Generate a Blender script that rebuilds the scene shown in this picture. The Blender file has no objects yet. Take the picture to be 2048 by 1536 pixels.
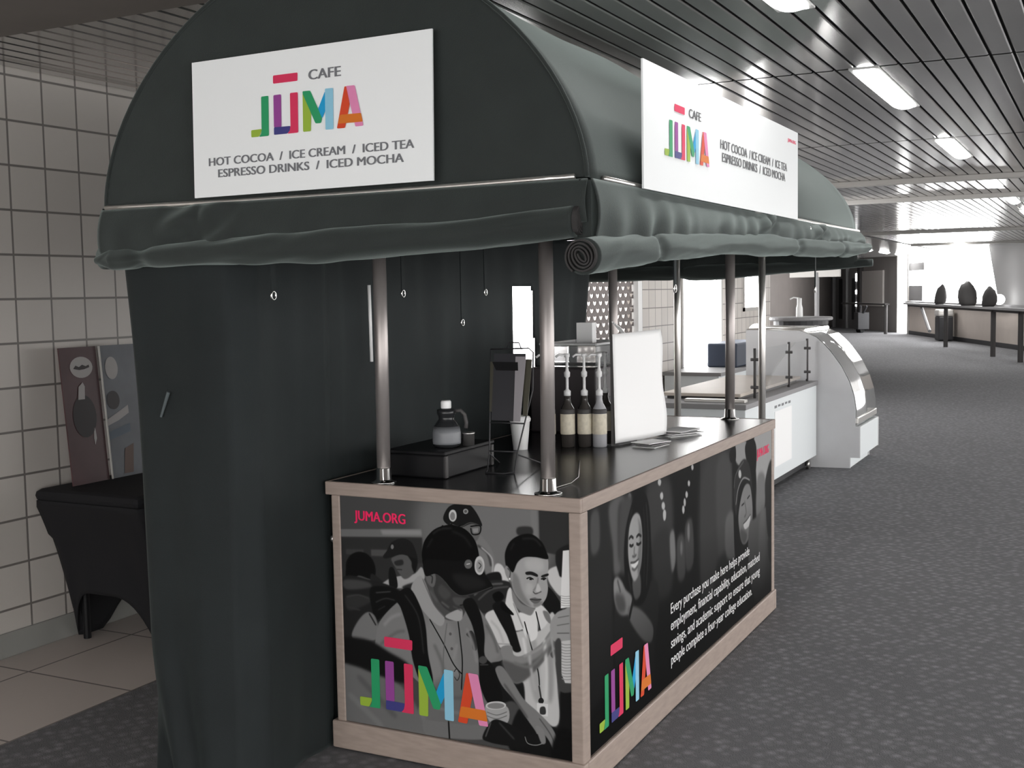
import bpy, bmesh, math, random
import numpy as np
from mathutils import Vector, Matrix, noise
random.seed(7)
SC = bpy.context.scene
COL = SC.collection
R = math.radians

# ---------------------------------------------------------------- camera
cam_data = bpy.data.cameras.new('camera')
cam_data.sensor_width = 36.0
cam_data.lens = 36.0 * 2330.0 / 2048.0
cam_data.clip_end = 200
camera = bpy.data.objects.new('camera', cam_data)
COL.objects.link(camera)
yaw, pitch, roll = R(27.0487), R(-4.4406), R(-1.0303)
fw = Vector((-math.sin(yaw) * math.cos(pitch), math.cos(yaw) * math.cos(pitch), math.sin(pitch)))
rt = Vector((math.cos(yaw), math.sin(yaw), 0))
up = rt.cross(fw)
rt2 = rt * math.cos(roll) + up * math.sin(roll)
up2 = -rt * math.sin(roll) + up * math.cos(roll)
m3 = Matrix((rt2, up2, -fw)).transposed()
camera.matrix_world = Matrix.Translation((1.4473, -3.2915, 1.6)) @ m3.to_4x4()
SC.camera = camera

# ---------------------------------------------------------------- world, exposure
W = bpy.data.worlds.new('World'); SC.world = W; W.use_nodes = True
bg = W.node_tree.nodes['Background']
bg.inputs[0].default_value = (1.0, 0.985, 0.97, 1); bg.inputs[1].default_value = 5.0
SC.view_settings.view_transform = 'Standard'
SC.view_settings.look = 'None'
SC.view_settings.gamma = 1.0
SC.view_settings.use_curve_mapping = False
SC.view_settings.exposure = 0.0
LAMP = 16.0        # emission of the ceiling lamp diffusers
DAY = 10.0         # emission of daylight behind the window panes
SC.cycles.use_denoising = True
SC.cycles.max_bounces = 8

# ---------------------------------------------------------------- materials
def lin(c):
    return tuple(((v / 12.92) if v <= 0.04045 else ((v + 0.055) / 1.055) ** 2.4) for v in c)
def S(r, g=None, b=None):
    if g is None: g = b = r
    return lin((r / 255.0, g / 255.0, b / 255.0))
MATS = {}
def mat(name, col, rough=0.6, metal=0.0, spec=0.5, var=0.0, scale=30.0, bump=0.0, bscale=200.0, trans=0.0, emit=None, estr=0.0, ior=1.45, alpha=1.0, stretch=None):
    if name in MATS: return MATS[name]
    m = bpy.data.materials.new(name); m.use_nodes = True
    nt = m.node_tree; b = nt.nodes['Principled BSDF']
    b.inputs['Base Color'].default_value = (*col, 1)
    b.inputs['Roughness'].default_value = rough
    b.inputs['Metallic'].default_value = metal
    b.inputs['Specular IOR Level'].default_value = spec
    b.inputs['Transmission Weight'].default_value = trans
    b.inputs['IOR'].default_value = ior
    b.inputs['Alpha'].default_value = alpha
    if emit:
        b.inputs['Emission Color'].default_value = (*emit, 1); b.inputs['Emission Strength'].default_value = estr
    if var or bump:
        tc = nt.nodes.new('ShaderNodeTexCoord'); mp = nt.nodes.new('ShaderNodeMapping')
        nt.links.new(tc.outputs['Object'], mp.inputs[0])
        if stretch: mp.inputs['Scale'].default_value = stretch
    if var:
        n = nt.nodes.new('ShaderNodeTexNoise'); n.inputs['Scale'].default_value = scale; n.inputs['Detail'].default_value = 5
        nt.links.new(mp.outputs[0], n.inputs['Vector'])
        r = nt.nodes.new('ShaderNodeValToRGB')
        r.color_ramp.elements[0].position = 0.3; r.color_ramp.elements[1].position = 0.7
        r.color_ramp.elements[0].color = (*[c * (1 - var) for c in col], 1)
        r.color_ramp.elements[1].color = (*[min(1, c * (1 + var)) for c in col], 1)
        nt.links.new(n.outputs[0], r.inputs[0]); nt.links.new(r.outputs[0], b.inputs['Base Color'])
    if bump:
        n2 = nt.nodes.new('ShaderNodeTexNoise'); n2.inputs['Scale'].default_value = bscale; n2.inputs['Detail'].default_value = 3
        nt.links.new(mp.outputs[0], n2.inputs['Vector'])
        bp = nt.nodes.new('ShaderNodeBump'); bp.inputs['Strength'].default_value = bump; bp.inputs['Distance'].default_value = 0.004
        nt.links.new(n2.outputs[0], bp.inputs['Height']); nt.links.new(bp.outputs[0], b.inputs['Normal'])
    MATS[name] = m
    return m

def tile_mat(name, tile, mortar, size, offs, axis_u, axis_v, mw=0.006, rough=0.45, var=0.06):
    m = bpy.data.materials.new(name); m.use_nodes = True
    nt = m.node_tree; N = nt.nodes; L = nt.links; b = N['Principled BSDF']
    tc = N.new('ShaderNodeTexCoord'); sp = N.new('ShaderNodeSeparateXYZ'); cb = N.new('ShaderNodeCombineXYZ')
    L.new(tc.outputs['Object'], sp.inputs[0])
    for i, (ax, o) in enumerate(((axis_u, offs[0]), (axis_v, offs[1]))):
        a = N.new('ShaderNodeMath'); a.operation = 'ADD'; a.inputs[1].default_value = -o + 20 * size
        L.new(sp.outputs[ax], a.inputs[0]); L.new(a.outputs[0], cb.inputs[i])
    br = N.new('ShaderNodeTexBrick'); br.offset = 0; br.squash = 1
    br.inputs['Scale'].default_value = 1; br.inputs['Brick Width'].default_value = size; br.inputs['Row Height'].default_value = size
    br.inputs['Mortar Size'].default_value = mw; br.inputs['Mortar Smooth'].default_value = 0.3; br.inputs['Bias'].default_value = 0
    br.inputs['Color1'].default_value = (*[c * (1 - var) for c in tile], 1); br.inputs['Color2'].default_value = (*[c * (1 + var) for c in tile], 1)
    br.inputs['Mortar'].default_value = (*mortar, 1)
    L.new(cb.outputs[0], br.inputs['Vector']); L.new(br.outputs['Color'], b.inputs['Base Color'])
    b.inputs['Roughness'].default_value = rough
    bp = N.new('ShaderNodeBump'); bp.inputs['Strength'].default_value = 0.4; bp.inputs['Distance'].default_value = 0.003; bp.invert = True
    L.new(br.outputs['Fac'], bp.inputs['Height']); L.new(bp.outputs[0], b.inputs['Normal'])
    return m

def carpet_mat():
    m = bpy.data.materials.new('carpet'); m.use_nodes = True
    nt = m.node_tree; N = nt.nodes; L = nt.links; b = N['Principled BSDF']
    tc = N.new('ShaderNodeTexCoord')
    mp = N.new('ShaderNodeMapping'); mp.inputs['Rotation'].default_value = (0, 0, 0.5); L.new(tc.outputs['Object'], mp.inputs[0])
    vo = N.new('ShaderNodeTexVoronoi'); vo.inputs['Scale'].default_value = 22; vo.inputs['Randomness'].default_value = 0.55; L.new(mp.outputs[0], vo.inputs['Vector'])
    r1 = N.new('ShaderNodeValToRGB'); r1.color_ramp.elements[0].position = 0.0; r1.color_ramp.elements[1].position = 0.75
    r1.color_ramp.elements[0].color = (1, 1, 1, 1); r1.color_ramp.elements[1].color = (0, 0, 0, 1)
    L.new(vo.outputs['Distance'], r1.inputs[0])
    no = N.new('ShaderNodeTexNoise'); no.inputs['Scale'].default_value = 26; no.inputs['Detail'].default_value = 6; L.new(mp.outputs[0], no.inputs['Vector'])
    mx = N.new('ShaderNodeMath'); mx.operation = 'MULTIPLY'; L.new(r1.outputs[0], mx.inputs[0]); L.new(no.outputs[0], mx.inputs[1])
    cr = N.new('ShaderNodeValToRGB')
    cr.color_ramp.elements[0].position = 0.12; cr.color_ramp.elements[0].color = (*CARPET_LO, 1)
    cr.color_ramp.elements[1].position = 0.6; cr.color_ramp.elements[1].color = (*CARPET_HI, 1)
    L.new(mx.outputs[0], cr.inputs[0]); L.new(cr.outputs[0], b.inputs['Base Color'])
    b.inputs['Roughness'].default_value = 0.9; b.inputs['Specular IOR Level'].default_value = 0.25
    nb = N.new('ShaderNodeTexNoise'); nb.inputs['Scale'].default_value = 180; L.new(tc.outputs['Object'], nb.inputs['Vector'])
    bp = N.new('ShaderNodeBump'); bp.inputs['Strength'].default_value = 0.5; bp.inputs['Distance'].default_value = 0.01
    L.new(nb.outputs[0], bp.inputs['Height']); L.new(bp.outputs[0], b.inputs['Normal'])
    return m
CARPET_LO = (0.150, 0.150, 0.157); CARPET_HI = (0.29, 0.29, 0.302)

M = {}
M['carpet'] = carpet_mat()
M['walltile'] = tile_mat('wall_tile', S(204, 198, 192), S(122, 117, 113), 0.2, (0.0, 0.015), 1, 2)
M['floortile'] = tile_mat('floor_tile_mat', S(206, 196, 190), S(120, 114, 110), 0.6, (-2.09, 0.15), 0, 1, 0.006, 0.55)
M['slat'] = mat('ceiling_slat', (0.56, 0.55, 0.54), 0.14, 0.8, var=0.08, scale=3)
M['seam'] = mat('ceiling_dark', (0.012, 0.012, 0.012), 0.8)
M['plaster'] = mat('plaster', S(128, 122, 118), 0.85, var=0.03, scale=6)
M['beam'] = mat('beam_grey', S(185, 182, 178), 0.5)
M['lamp'] = mat('lamp_diffuser', (0.9, 0.9, 0.9), 0.5, emit=(1, 0.99, 0.97), estr=LAMP)
M['lamp_far'] = mat('lamp_diffuser_far', (0.9, 0.9, 0.9), 0.5, emit=(1, 0.99, 0.97), estr=55.0)  # stronger glow for the added lamps that lift the far hall
M['lampframe'] = mat('lamp_frame', (0.75, 0.75, 0.74), 0.4)
M['day'] = mat('daylight_pane', (0.8, 0.8, 0.8), 0.3, emit=(1, 1, 1), estr=DAY)
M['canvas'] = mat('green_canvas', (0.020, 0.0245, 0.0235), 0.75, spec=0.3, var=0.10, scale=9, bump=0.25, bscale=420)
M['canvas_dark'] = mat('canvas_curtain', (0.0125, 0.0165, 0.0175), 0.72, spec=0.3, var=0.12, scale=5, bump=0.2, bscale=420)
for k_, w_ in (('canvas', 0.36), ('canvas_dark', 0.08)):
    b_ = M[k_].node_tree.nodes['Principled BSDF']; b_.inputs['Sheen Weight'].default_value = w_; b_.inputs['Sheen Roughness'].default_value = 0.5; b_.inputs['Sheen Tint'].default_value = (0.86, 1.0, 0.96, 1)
M['canvas_edge'] = mat('canvas_edge', (0.032, 0.030, 0.030), 0.8, var=0.15, scale=60)
M['rail'] = mat('rail_aluminium', (0.80, 0.78, 0.75), 0.28, 0.9)
M['post'] = mat('post_steel', (0.34, 0.312, 0.303), 0.34, 0.6, var=0.08, scale=14, stretch=(1, 1, 0.3))
M['chrome'] = mat('chrome', (0.85, 0.84, 0.82), 0.12, 1.0)
M['wood'] = mat('maple_edge', S(158, 143, 134), 0.5, var=0.10, scale=18, stretch=(0.5, 0.5, 6))
M['woodtrim'] = mat('maple_trim', S(158, 143, 134), 0.5, var=0.10, scale=14, stretch=(1, 1, 5))
M['laminate'] = mat('dark_laminate', (0.018, 0.018, 0.020), 0.24, spec=0.5, var=0.05, scale=40)
M['black'] = mat('black_plastic', (0.007, 0.007, 0.008), 0.5, spec=0.25)
M['charcoal'] = mat('charcoal', (0.03, 0.03, 0.033), 0.5)
M['signwhite'] = mat('sign_white', S(238, 241, 242), 0.45)
M['white'] = mat('white_gloss', (0.86, 0.86, 0.86), 0.3)
M['paper'] = mat('white_paper', (0.92, 0.92, 0.92), 0.6)
M['grey'] = mat('mid_grey', S(140, 139, 140), 0.55)
M['casegrey'] = mat('case_grey', S(196, 196, 198), 0.5, var=0.02, scale=8)
M['whitepanel'] = mat('white_panel', S(226, 231, 233), 0.4)
M['darkgrey'] = mat('dark_grey', S(72, 70, 70), 0.6)
M['steel'] = mat('steel', (0.45, 0.44, 0.43), 0.3, 0.9)
M['glass'] = mat('clear_glass', (0.97, 0.98, 0.98), 0.02, trans=1.0, ior=1.15)
M['clear'] = mat('clear_plastic', (0.95, 0.95, 0.95), 0.08, trans=0.9, ior=1.2)
M['beige'] = mat('beige_wall', S(196, 186, 178), 0.7, var=0.03, scale=3)
M['cloth'] = mat('black_cloth', (0.007, 0.007, 0.009), 0.85)
M['board'] = mat('light_wood', S(196, 186, 176), 0.5, var=0.06, scale=9, stretch=(1, 8, 1))
LOGO = {'red': (214, 48, 90), 'lime': (150, 180, 58), 'green': (36, 152, 98), 'purple': (146, 66, 146), 'indigo': (60, 60, 126),
        'blue': (16, 154, 208), 'sky': (140, 196, 220), 'vermilion': (210, 68, 32), 'pink': (222, 134, 178), 'orange': (212, 114, 30)}
for k, c in LOGO.items(): M['logo_' + k] = mat('logo_' + k, S(*c), 0.5)
M['pinktext'] = mat('pink_text', S(240, 30, 96), 0.5)
M['greytext'] = mat('grey_text', S(112, 114, 118), 0.5)
M['darktext'] = mat('dark_text', S(84, 84, 88), 0.5)
M['whitetext'] = mat('white_text', S(226, 226, 226), 0.5)

# ---------------------------------------------------------------- mesh helpers
def root_loc(o):
    while o.parent: o = o.parent
    return o.location.copy()
def link(name, bm, m, parent=None, smooth=False, bevel=0.0, label=None, recalc=True):
    if recalc: bmesh.ops.recalc_face_normals(bm, faces=bm.faces[:])
    me = bpy.data.meshes.new(name)
    if parent is not None:
        bmesh.ops.translate(bm, verts=bm.verts[:], vec=-root_loc(parent))
    bm.to_mesh(me); bm.free()
    for mm in (m if isinstance(m, (list, tuple)) else [m]): me.materials.append(mm)
    if smooth:
        for p in me.polygons: p.use_smooth = True
    o = bpy.data.objects.new(name, me); COL.objects.link(o)
    if parent is not None: o.parent = parent
    if bevel:
        bv = o.modifiers.new('bevel', 'BEVEL'); bv.width = bevel; bv.segments = 2; bv.limit_method = 'ANGLE'; bv.angle_limit = R(40)
    if label: o['label'] = label
    return o
def thing(name, label, cat, loc=(0, 0, 0), group=None):
    o = bpy.data.objects.new(name, None); COL.objects.link(o); o.location = loc; o.empty_display_size = 0.1
    o['label'] = label; o['category'] = cat
    if group: o['group'] = group
    return o
def tag(o, label, cat, group=None):
    o['label'] = label; o['category'] = cat
    if group: o['group'] = group
    return o
def struct(o): o['kind'] = 'structure'; return o
def dup(root, delta, label=None):
    r = root.copy(); COL.objects.link(r); r.location = root.location + Vector(delta)
    if label: r['label'] = label
    for ch in list(root.children):
        c = ch.copy(); COL.objects.link(c); c.parent = r
        for g in list(ch.children):
            d = g.copy(); COL.objects.link(d); d.parent = c
    return r
def B(): return bmesh.new()
def box(bm, x0, x1, y0, y1, z0, z1, mi=0):
    v = [bm.verts.new(p) for p in ((x0, y0, z0), (x1, y0, z0), (x1, y1, z0), (x0, y1, z0), (x0, y0, z1), (x1, y0, z1), (x1, y1, z1), (x0, y1, z1))]
    for f in ((0, 3, 2, 1), (4, 5, 6, 7), (0, 1, 5, 4), (1, 2, 6, 5), (2, 3, 7, 6), (3, 0, 4, 7)):
        bm.faces.new([v[i] for i in f]).material_index = mi
    return bm
def obox(bm, c, ux, hx, hy, z0, z1):
    ux = Vector((ux[0], ux[1], 0)).normalized(); uy = Vector((-ux.y, ux.x, 0)); c = Vector((c[0], c[1], 0))
    P = [c + ux * a * hx + uy * b * hy for a, b in ((-1, -1), (1, -1), (1, 1), (-1, 1))]
    v = [bm.verts.new((p.x, p.y, z)) for z in (z0, z1) for p in P]
    for f in ((0, 3, 2, 1), (4, 5, 6, 7), (0, 1, 5, 4), (1, 2, 6, 5), (2, 3, 7, 6), (3, 0, 4, 7)): bm.faces.new([v[i] for i in f])
    return bm
def tube(bm, pts, r, seg=12, caps=True, closed=False):
    pts = [Vector(p) for p in pts]; rr = r if isinstance(r, (list, tuple)) else [r] * len(pts)
    rings = []; n = len(pts); prev = None
    for i, p in enumerate(pts):
        if closed: t = (pts[(i + 1) % n] - pts[i - 1])
        else: t = pts[min(i + 1, n - 1)] - pts[max(i - 1, 0)]
        t.normalize()
        if prev is None:
            a = Vector((0, 0, 1)) if abs(t.z) < 0.9 else Vector((1, 0, 0)); a = (a - t * a.dot(t)).normalized()
        else: a = (prev - t * prev.dot(t)).normalized()
        prev = a; b = t.cross(a)
        rings.append([bm.verts.new(p + (a * math.cos(2 * math.pi * k / seg) + b * math.sin(2 * math.pi * k / seg)) * rr[i]) for k in range(seg)])
    for i in range(n if closed else n - 1):
        A, Bq = rings[i], rings[(i + 1) % n]
        for k in range(seg): bm.faces.new((A[k], A[(k + 1) % seg], Bq[(k + 1) % seg], Bq[k]))
    if caps and not closed:
        bm.faces.new(rings[0][::-1]); bm.faces.new(rings[-1])
    return bm
def lathe(bm, prof, c, seg=24):
    rings = []
    for r, z in prof:
        rings.append([bm.verts.new((c[0] + r * math.cos(2 * math.pi * k / seg), c[1] + r * math.sin(2 * math.pi * k / seg), c[2] + z)) for k in range(seg)] if r > 1e-5 else [bm.verts.new((c[0], c[1], c[2] + z))])
    for A, Bq in zip(rings[:-1], rings[1:]):
        for k in range(seg):
            k2 = (k + 1) % seg
            if len(A) == 1 and len(Bq) == 1: continue
            if len(A) == 1: bm.faces.new((A[0], Bq[k2], Bq[k]))
            elif len(Bq) == 1: bm.faces.new((A[k], A[k2], Bq[0]))
            else: bm.faces.new((A[k], A[k2], Bq[k2], Bq[k]))
    if len(rings[0]) > 1: bm.faces.new(rings[0][::-1])
    if len(rings[-1]) > 1: bm.faces.new(rings[-1])
    return bm
def grid(bm, f, nu, nv, mi=0, uv=False):
    V = [[bm.verts.new(f(i / nu, j / nv)) for j in range(nv + 1)] for i in range(nu + 1)]
    lay = bm.loops.layers.uv.verify() if uv else None
    for i in range(nu):
        for j in range(nv):
            fc = bm.faces.new((V[i][j], V[i + 1][j], V[i + 1][j + 1], V[i][j + 1])); fc.material_index = mi
            if uv:
                for lp, (a, b) in zip(fc.loops, ((i, j), (i + 1, j), (i + 1, j + 1), (i, j + 1))): lp[lay].uv = (a / nu, b / nv)
    return V
def prism(bm, poly, axis, a, b, mi=0):
    """polygon in the two other axes, extruded along axis from a to b"""
    def P(q, t): return {0: (t, q[0], q[1]), 1: (q[0], t, q[1]), 2: (q[0], q[1], t)}[axis]
    A = [bm.verts.new(P(q, a)) for q in poly]; C = [bm.verts.new(P(q, b)) for q in poly]
    bm.faces.new(A).material_index = mi; bm.faces.new(C[::-1]).material_index = mi
    for k in range(len(poly)):
        bm.faces.new((A[k], C[k], C[(k + 1) % len(poly)], A[(k + 1) % len(poly)])).material_index = mi
    return bm
def solid(o, t, off=0):
    s = o.modifiers.new('solid', 'SOLIDIFY'); s.thickness = t; s.offset = off; return o
def N3(x, y, z): return noise.noise(Vector((x, y, z)))

# ---------------------------------------------------------------- lettering and logo on flat boards
class Plane:
    """a board: origin at its lower left, unit vectors along width and height, size and outward normal"""
    def __init__(s, o, ux, uz, w, h):
        s.o = Vector(o); s.ux = Vector(ux).normalized(); s.uz = Vector(uz).normalized(); s.w = w; s.h = h; s.n = s.ux.cross(s.uz)
    def p(s, u, v, d=0.0): return s.o + s.ux * (u * s.w) + s.uz * (v * s.h) + s.n * d
def text_verts(body, bold=0.0):
    cu = bpy.data.curves.new('lettering_curve', 'FONT'); cu.body = body; cu.size = 1.0; cu.resolution_u = 4; cu.offset = bold
    ob = bpy.data.objects.new('lettering_tmp', cu); COL.objects.link(ob)
    dg = bpy.context.evaluated_depsgraph_get()
    me = bpy.data.meshes.new_from_object(ob.evaluated_get(dg))
    vs = [tuple(v.co) for v in me.vertices]; fs = [tuple(p.vertices) for p in me.polygons]
    bpy.data.objects.remove(ob); bpy.data.curves.remove(cu); bpy.data.meshes.remove(me)
    return vs, fs
CAP = None
def lettering(name, pl, lines, m, parent, d=0.0016, label=None, bold=0.034):
    """lines: (text, u0, u1, baseline v, cap-height in v)"""
    global CAP
    if CAP is None:
        vs, _ = text_verts('E'); CAP = max(v[1] for v in vs)
    bm = B()
    for body, u0, u1, v0, ch in lines:
        vs, fs = text_verts(body)
        x0 = min(v[0] for v in vs); x1 = max(v[0] for v in vs)
        for k, sh in enumerate((-bold, 0, bold)):
            V = [bm.verts.new(pl.p(u0 + (v[0] + sh - x0) / (x1 - x0) * (u1 - u0), v0 + v[1] / CAP * ch, d + 0.00005 * k)) for v in vs]
            for f in fs: bm.faces.new([V[i] for i in f])
    return link(name, bm, m, parent, label=label, recalc=False)
LOGO_POLY = [["red",[[0.3638,0.8281],[0.4688,0.8275],[0.4677,0.7693],[0.3634,0.7703]]],
["lime",[[0.2646,0.4574],[0.3102,0.4593],[0.31,0.4427],[0.2992,0.4057],[0.265,0.4065]]],
["green",[[0.3109,0.6894],[0.3428,0.6901],[0.3422,0.4054],[0.2992,0.4048],[0.3079,0.4228],[0.3106,0.4454]]],
["purple",[[0.3644,0.689],[0.3972,0.6896],[0.3971,0.459],[0.3645,0.4597]]],
["indigo",[[0.3646,0.4616],[0.4357,0.4591],[0.4341,0.4302],[0.422,0.4074],[0.3642,0.4074]]],
["red",[[0.4354,0.6901],[0.4684,0.6897],[0.4681,0.4065],[0.422,0.4065],[0.4323,0.4259],[0.4357,0.4591]]],
["lime",[[0.4888,0.6777],[0.5232,0.5387],[0.5211,0.4071],[0.4886,0.4077]]],
["green",[[0.4891,0.6914],[0.5207,0.6903],[0.5689,0.49],[0.5638,0.4564],[0.5408,0.4574],[0.4888,0.6749]]],
["blue",[[0.5527,0.5573],[0.5815,0.6727],[0.5824,0.5358],[0.5688,0.4873]]],
["sky",[[0.5819,0.691],[0.6152,0.6894],[0.6144,0.4057],[0.5818,0.4064]]],
["vermilion",[[0.6614,0.6891],[0.669,0.6895],[0.6818,0.5658],[0.6614,0.4053],[0.6285,0.407]]],
["pink",[[0.668,0.6915],[0.7025,0.6897],[0.7353,0.4085],[0.7032,0.4075],[0.682,0.5748]]],
["orange",[[0.6414,0.4986],[0.7263,0.4969],[0.7333,0.4357],[0.6325,0.4388]]]]
def round_poly(pts, aspect, r):
    """round the corners of a polygon whose y axis is stretched by aspect"""
    q = [Vector((p[0], p[1] * aspect)) for p in pts]; out = []
    n = len(q)
    for i in range(n):
        a, b, c = q[i - 1], q[i], q[(i + 1) % n]
        da, dc = a - b, c - b
        t = min(r, da.length * 0.4, dc.length * 0.4)
        p0 = b + da.normalized() * t; p1 = b + dc.normalized() * t
        for k in range(4):
            s = k / 3; out.append(p0 * (1 - s) ** 2 + b * 2 * s * (1 - s) + p1 * s * s)
    return [(p.x, p.y / aspect) for p in out]
def logo(pl, u0, u1, v0, v1, parent, d=0.0016, label='colourful four letter logo with a red bar above it'):
    # the logo's own box in its drawing: x .2646-.7353, y .4048-.8281
    bm = B(); names = []
    for k, (c, pts) in enumerate(LOGO_POLY):
        if c not in names: names.append(c)
        poly = round_poly(pts, 0.5, 0.0045)
        vs = [bm.verts.new(pl.p(u0 + (x - .2646) / .4707 * (u1 - u0), v0 + (y - .4048) / .4233 * (v1 - v0), d + 0.00012 * k)) for x, y in poly]
        es = [bm.edges.new((vs[i], vs[(i + 1) % len(vs)])) for i in range(len(vs))]
        r = bmesh.ops.triangle_fill(bm, use_beauty=True, use_dissolve=False, edges=es)
        for g in r['geom']:
            if isinstance(g, bmesh.types.BMFace):
                g.material_index = names.index(c); g.normal_update()
                if g.normal.dot(pl.n) < 0: g.normal_flip()
    return link('logo', bm, [M['logo_' + c] for c in names], parent, label=label, recalc=False)

# ---------------------------------------------------------------- black and white prints, painted here shape by shape
def blur(a, s):
    if s < 0.6: return a
    k = int(math.ceil(2.5 * s)); x = np.arange(-k, k + 1); w = np.exp(-0.5 * (x / s) ** 2); w /= w.sum()
    p = np.pad(a, ((k, k), (0, 0)), mode='edge'); a = sum(w[i] * p[i:i + a.shape[0]] for i in range(2 * k + 1))
    p = np.pad(a, ((0, 0), (k, k)), mode='edge'); return sum(w[i] * p[:, i:i + a.shape[1]] for i in range(2 * k + 1))
def smooth_closed(P, n=6):
    out = []; L = len(P)
    for i in range(L):
        p0, p1, p2, p3 = P[i - 1], P[i], P[(i + 1) % L], P[(i + 2) % L]
        for k in range(n):
            t = k / n
            out.append(0.5 * ((2 * p1) + (p2 - p0) * t + (2 * p0 - 5 * p1 + 4 * p2 - p3) * t * t + (3 * p1 - p0 - 3 * p2 + p3) * t ** 3))
    return out
def smooth_open(P, n=8):
    Q = [P[0]] + list(P) + [P[-1]]; out = []
    for i in range(1, len(Q) - 2):
        p0, p1, p2, p3 = Q[i - 1], Q[i], Q[i + 1], Q[i + 2]
        for k in range(n):
            t = k / n
            out.append(0.5 * ((2 * p1) + (p2 - p0) * t + (2 * p0 - 5 * p1 + 4 * p2 - p3) * t * t + (3 * p1 - p0 - 3 * p2 + p3) * t ** 3))
    return out + [P[-1]]
def fill_mask(P, x0, y0, w, h):
    """anti-aliased even-odd fill, 3 sub-rows"""
    SS = 3; m = np.zeros((h, w)); xs = np.array([p[0] for p in P]) - x0; ys = np.array([p[1] for p in P]) - y0
    xb = np.roll(xs, -1); yb = np.roll(ys, -1); cx = np.arange(w)
    for r in range(h * SS):
        y = (r + 0.5) / SS
        c = ((ys <= y) & (yb > y)) | ((yb <= y) & (ys > y))
        if not c.any(): continue
        X = np.sort(xs[c] + (y - ys[c]) / (yb[c] - ys[c]) * (xb[c] - xs[c]))
        for a, b in zip(X[0::2], X[1::2]):
            m[r // SS] += np.clip(np.minimum(cx + 1, b) - np.maximum(cx, a), 0, 1) / SS
    return np.clip(m, 0, 1)
def paint(w, h, base, items, unit):
    img = np.full((h, w), base, float)
    for it in items:
        kind, fl, val, bl = it[:4]
        P = [Vector((fl[i] / 1000 * w, fl[i + 1] / 1000 * h)) for i in range(0, len(fl), 2)]
        if kind == 'P': P = smooth_closed(P)
        if kind == 'S':
            L = smooth_open(P); hw = it[4] * unit * 0.5; Lf = []; Rt = []
            for i, p in enumerate(L):
                t = (L[min(i + 1, len(L) - 1)] - L[max(i - 1, 0)]).normalized(); n = Vector((-t.y, t.x)); e = hw * (0.55 if i in (0, len(L) - 1) else 1)
                Lf.append(p + n * e); Rt.append(p - n * e)
            P = Lf + Rt[::-1]
        s = bl * unit * 0.55; pad = int(3 * s) + 2
        x0 = max(0, int(min(p.x for p in P)) - pad); x1 = min(w, int(max(p.x for p in P)) + pad + 1)
        y0 = max(0, int(min(p.y for p in P)) - pad); y1 = min(h, int(max(p.y for p in P)) + pad + 1)
        if x1 - x0 < 1 or y1 - y0 < 1: continue
        # work on a padded window so a blur does not fade at the print's own border
        m = fill_mask(P, x0 - pad, y0 - pad, x1 - x0 + 2 * pad, y1 - y0 + 2 * pad); m = blur(m, s)[pad:-pad, pad:-pad]
        img[y0:y1, x0:x1] += (val - img[y0:y1, x0:x1]) * m
    return img
def print_mat(name, img, gain, rough=0.6):
    h, w = img.shape; a = np.clip(img / 255.0, 0, 1)
    l = np.where(a <= 0.04045, a / 12.92, ((a + 0.055) / 1.055) ** 2.4) * gain
    l = np.clip(l, 0.0006, 0.95)
    s = np.where(l <= 0.0031308, l * 12.92, 1.055 * l ** (1 / 2.4) - 0.055)
    px = np.ones((h, w, 4), np.float32); px[..., :3] = s[..., None]
    im = bpy.data.images.new(name, w, h, alpha=False); im.pixels.foreach_set(px.ravel()); im.update(); im.pack()
    m = bpy.data.materials.new(name); m.use_nodes = True; nt = m.node_tree; b = nt.nodes['Principled BSDF']
    t = nt.nodes.new('ShaderNodeTexImage'); t.image = im; t.extension = 'EXTEND'
    nt.links.new(t.outputs[0], b.inputs['Base Color']); b.inputs['Roughness'].default_value = rough; b.inputs['Specular IOR Level'].default_value = 0.06
    return m
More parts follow.
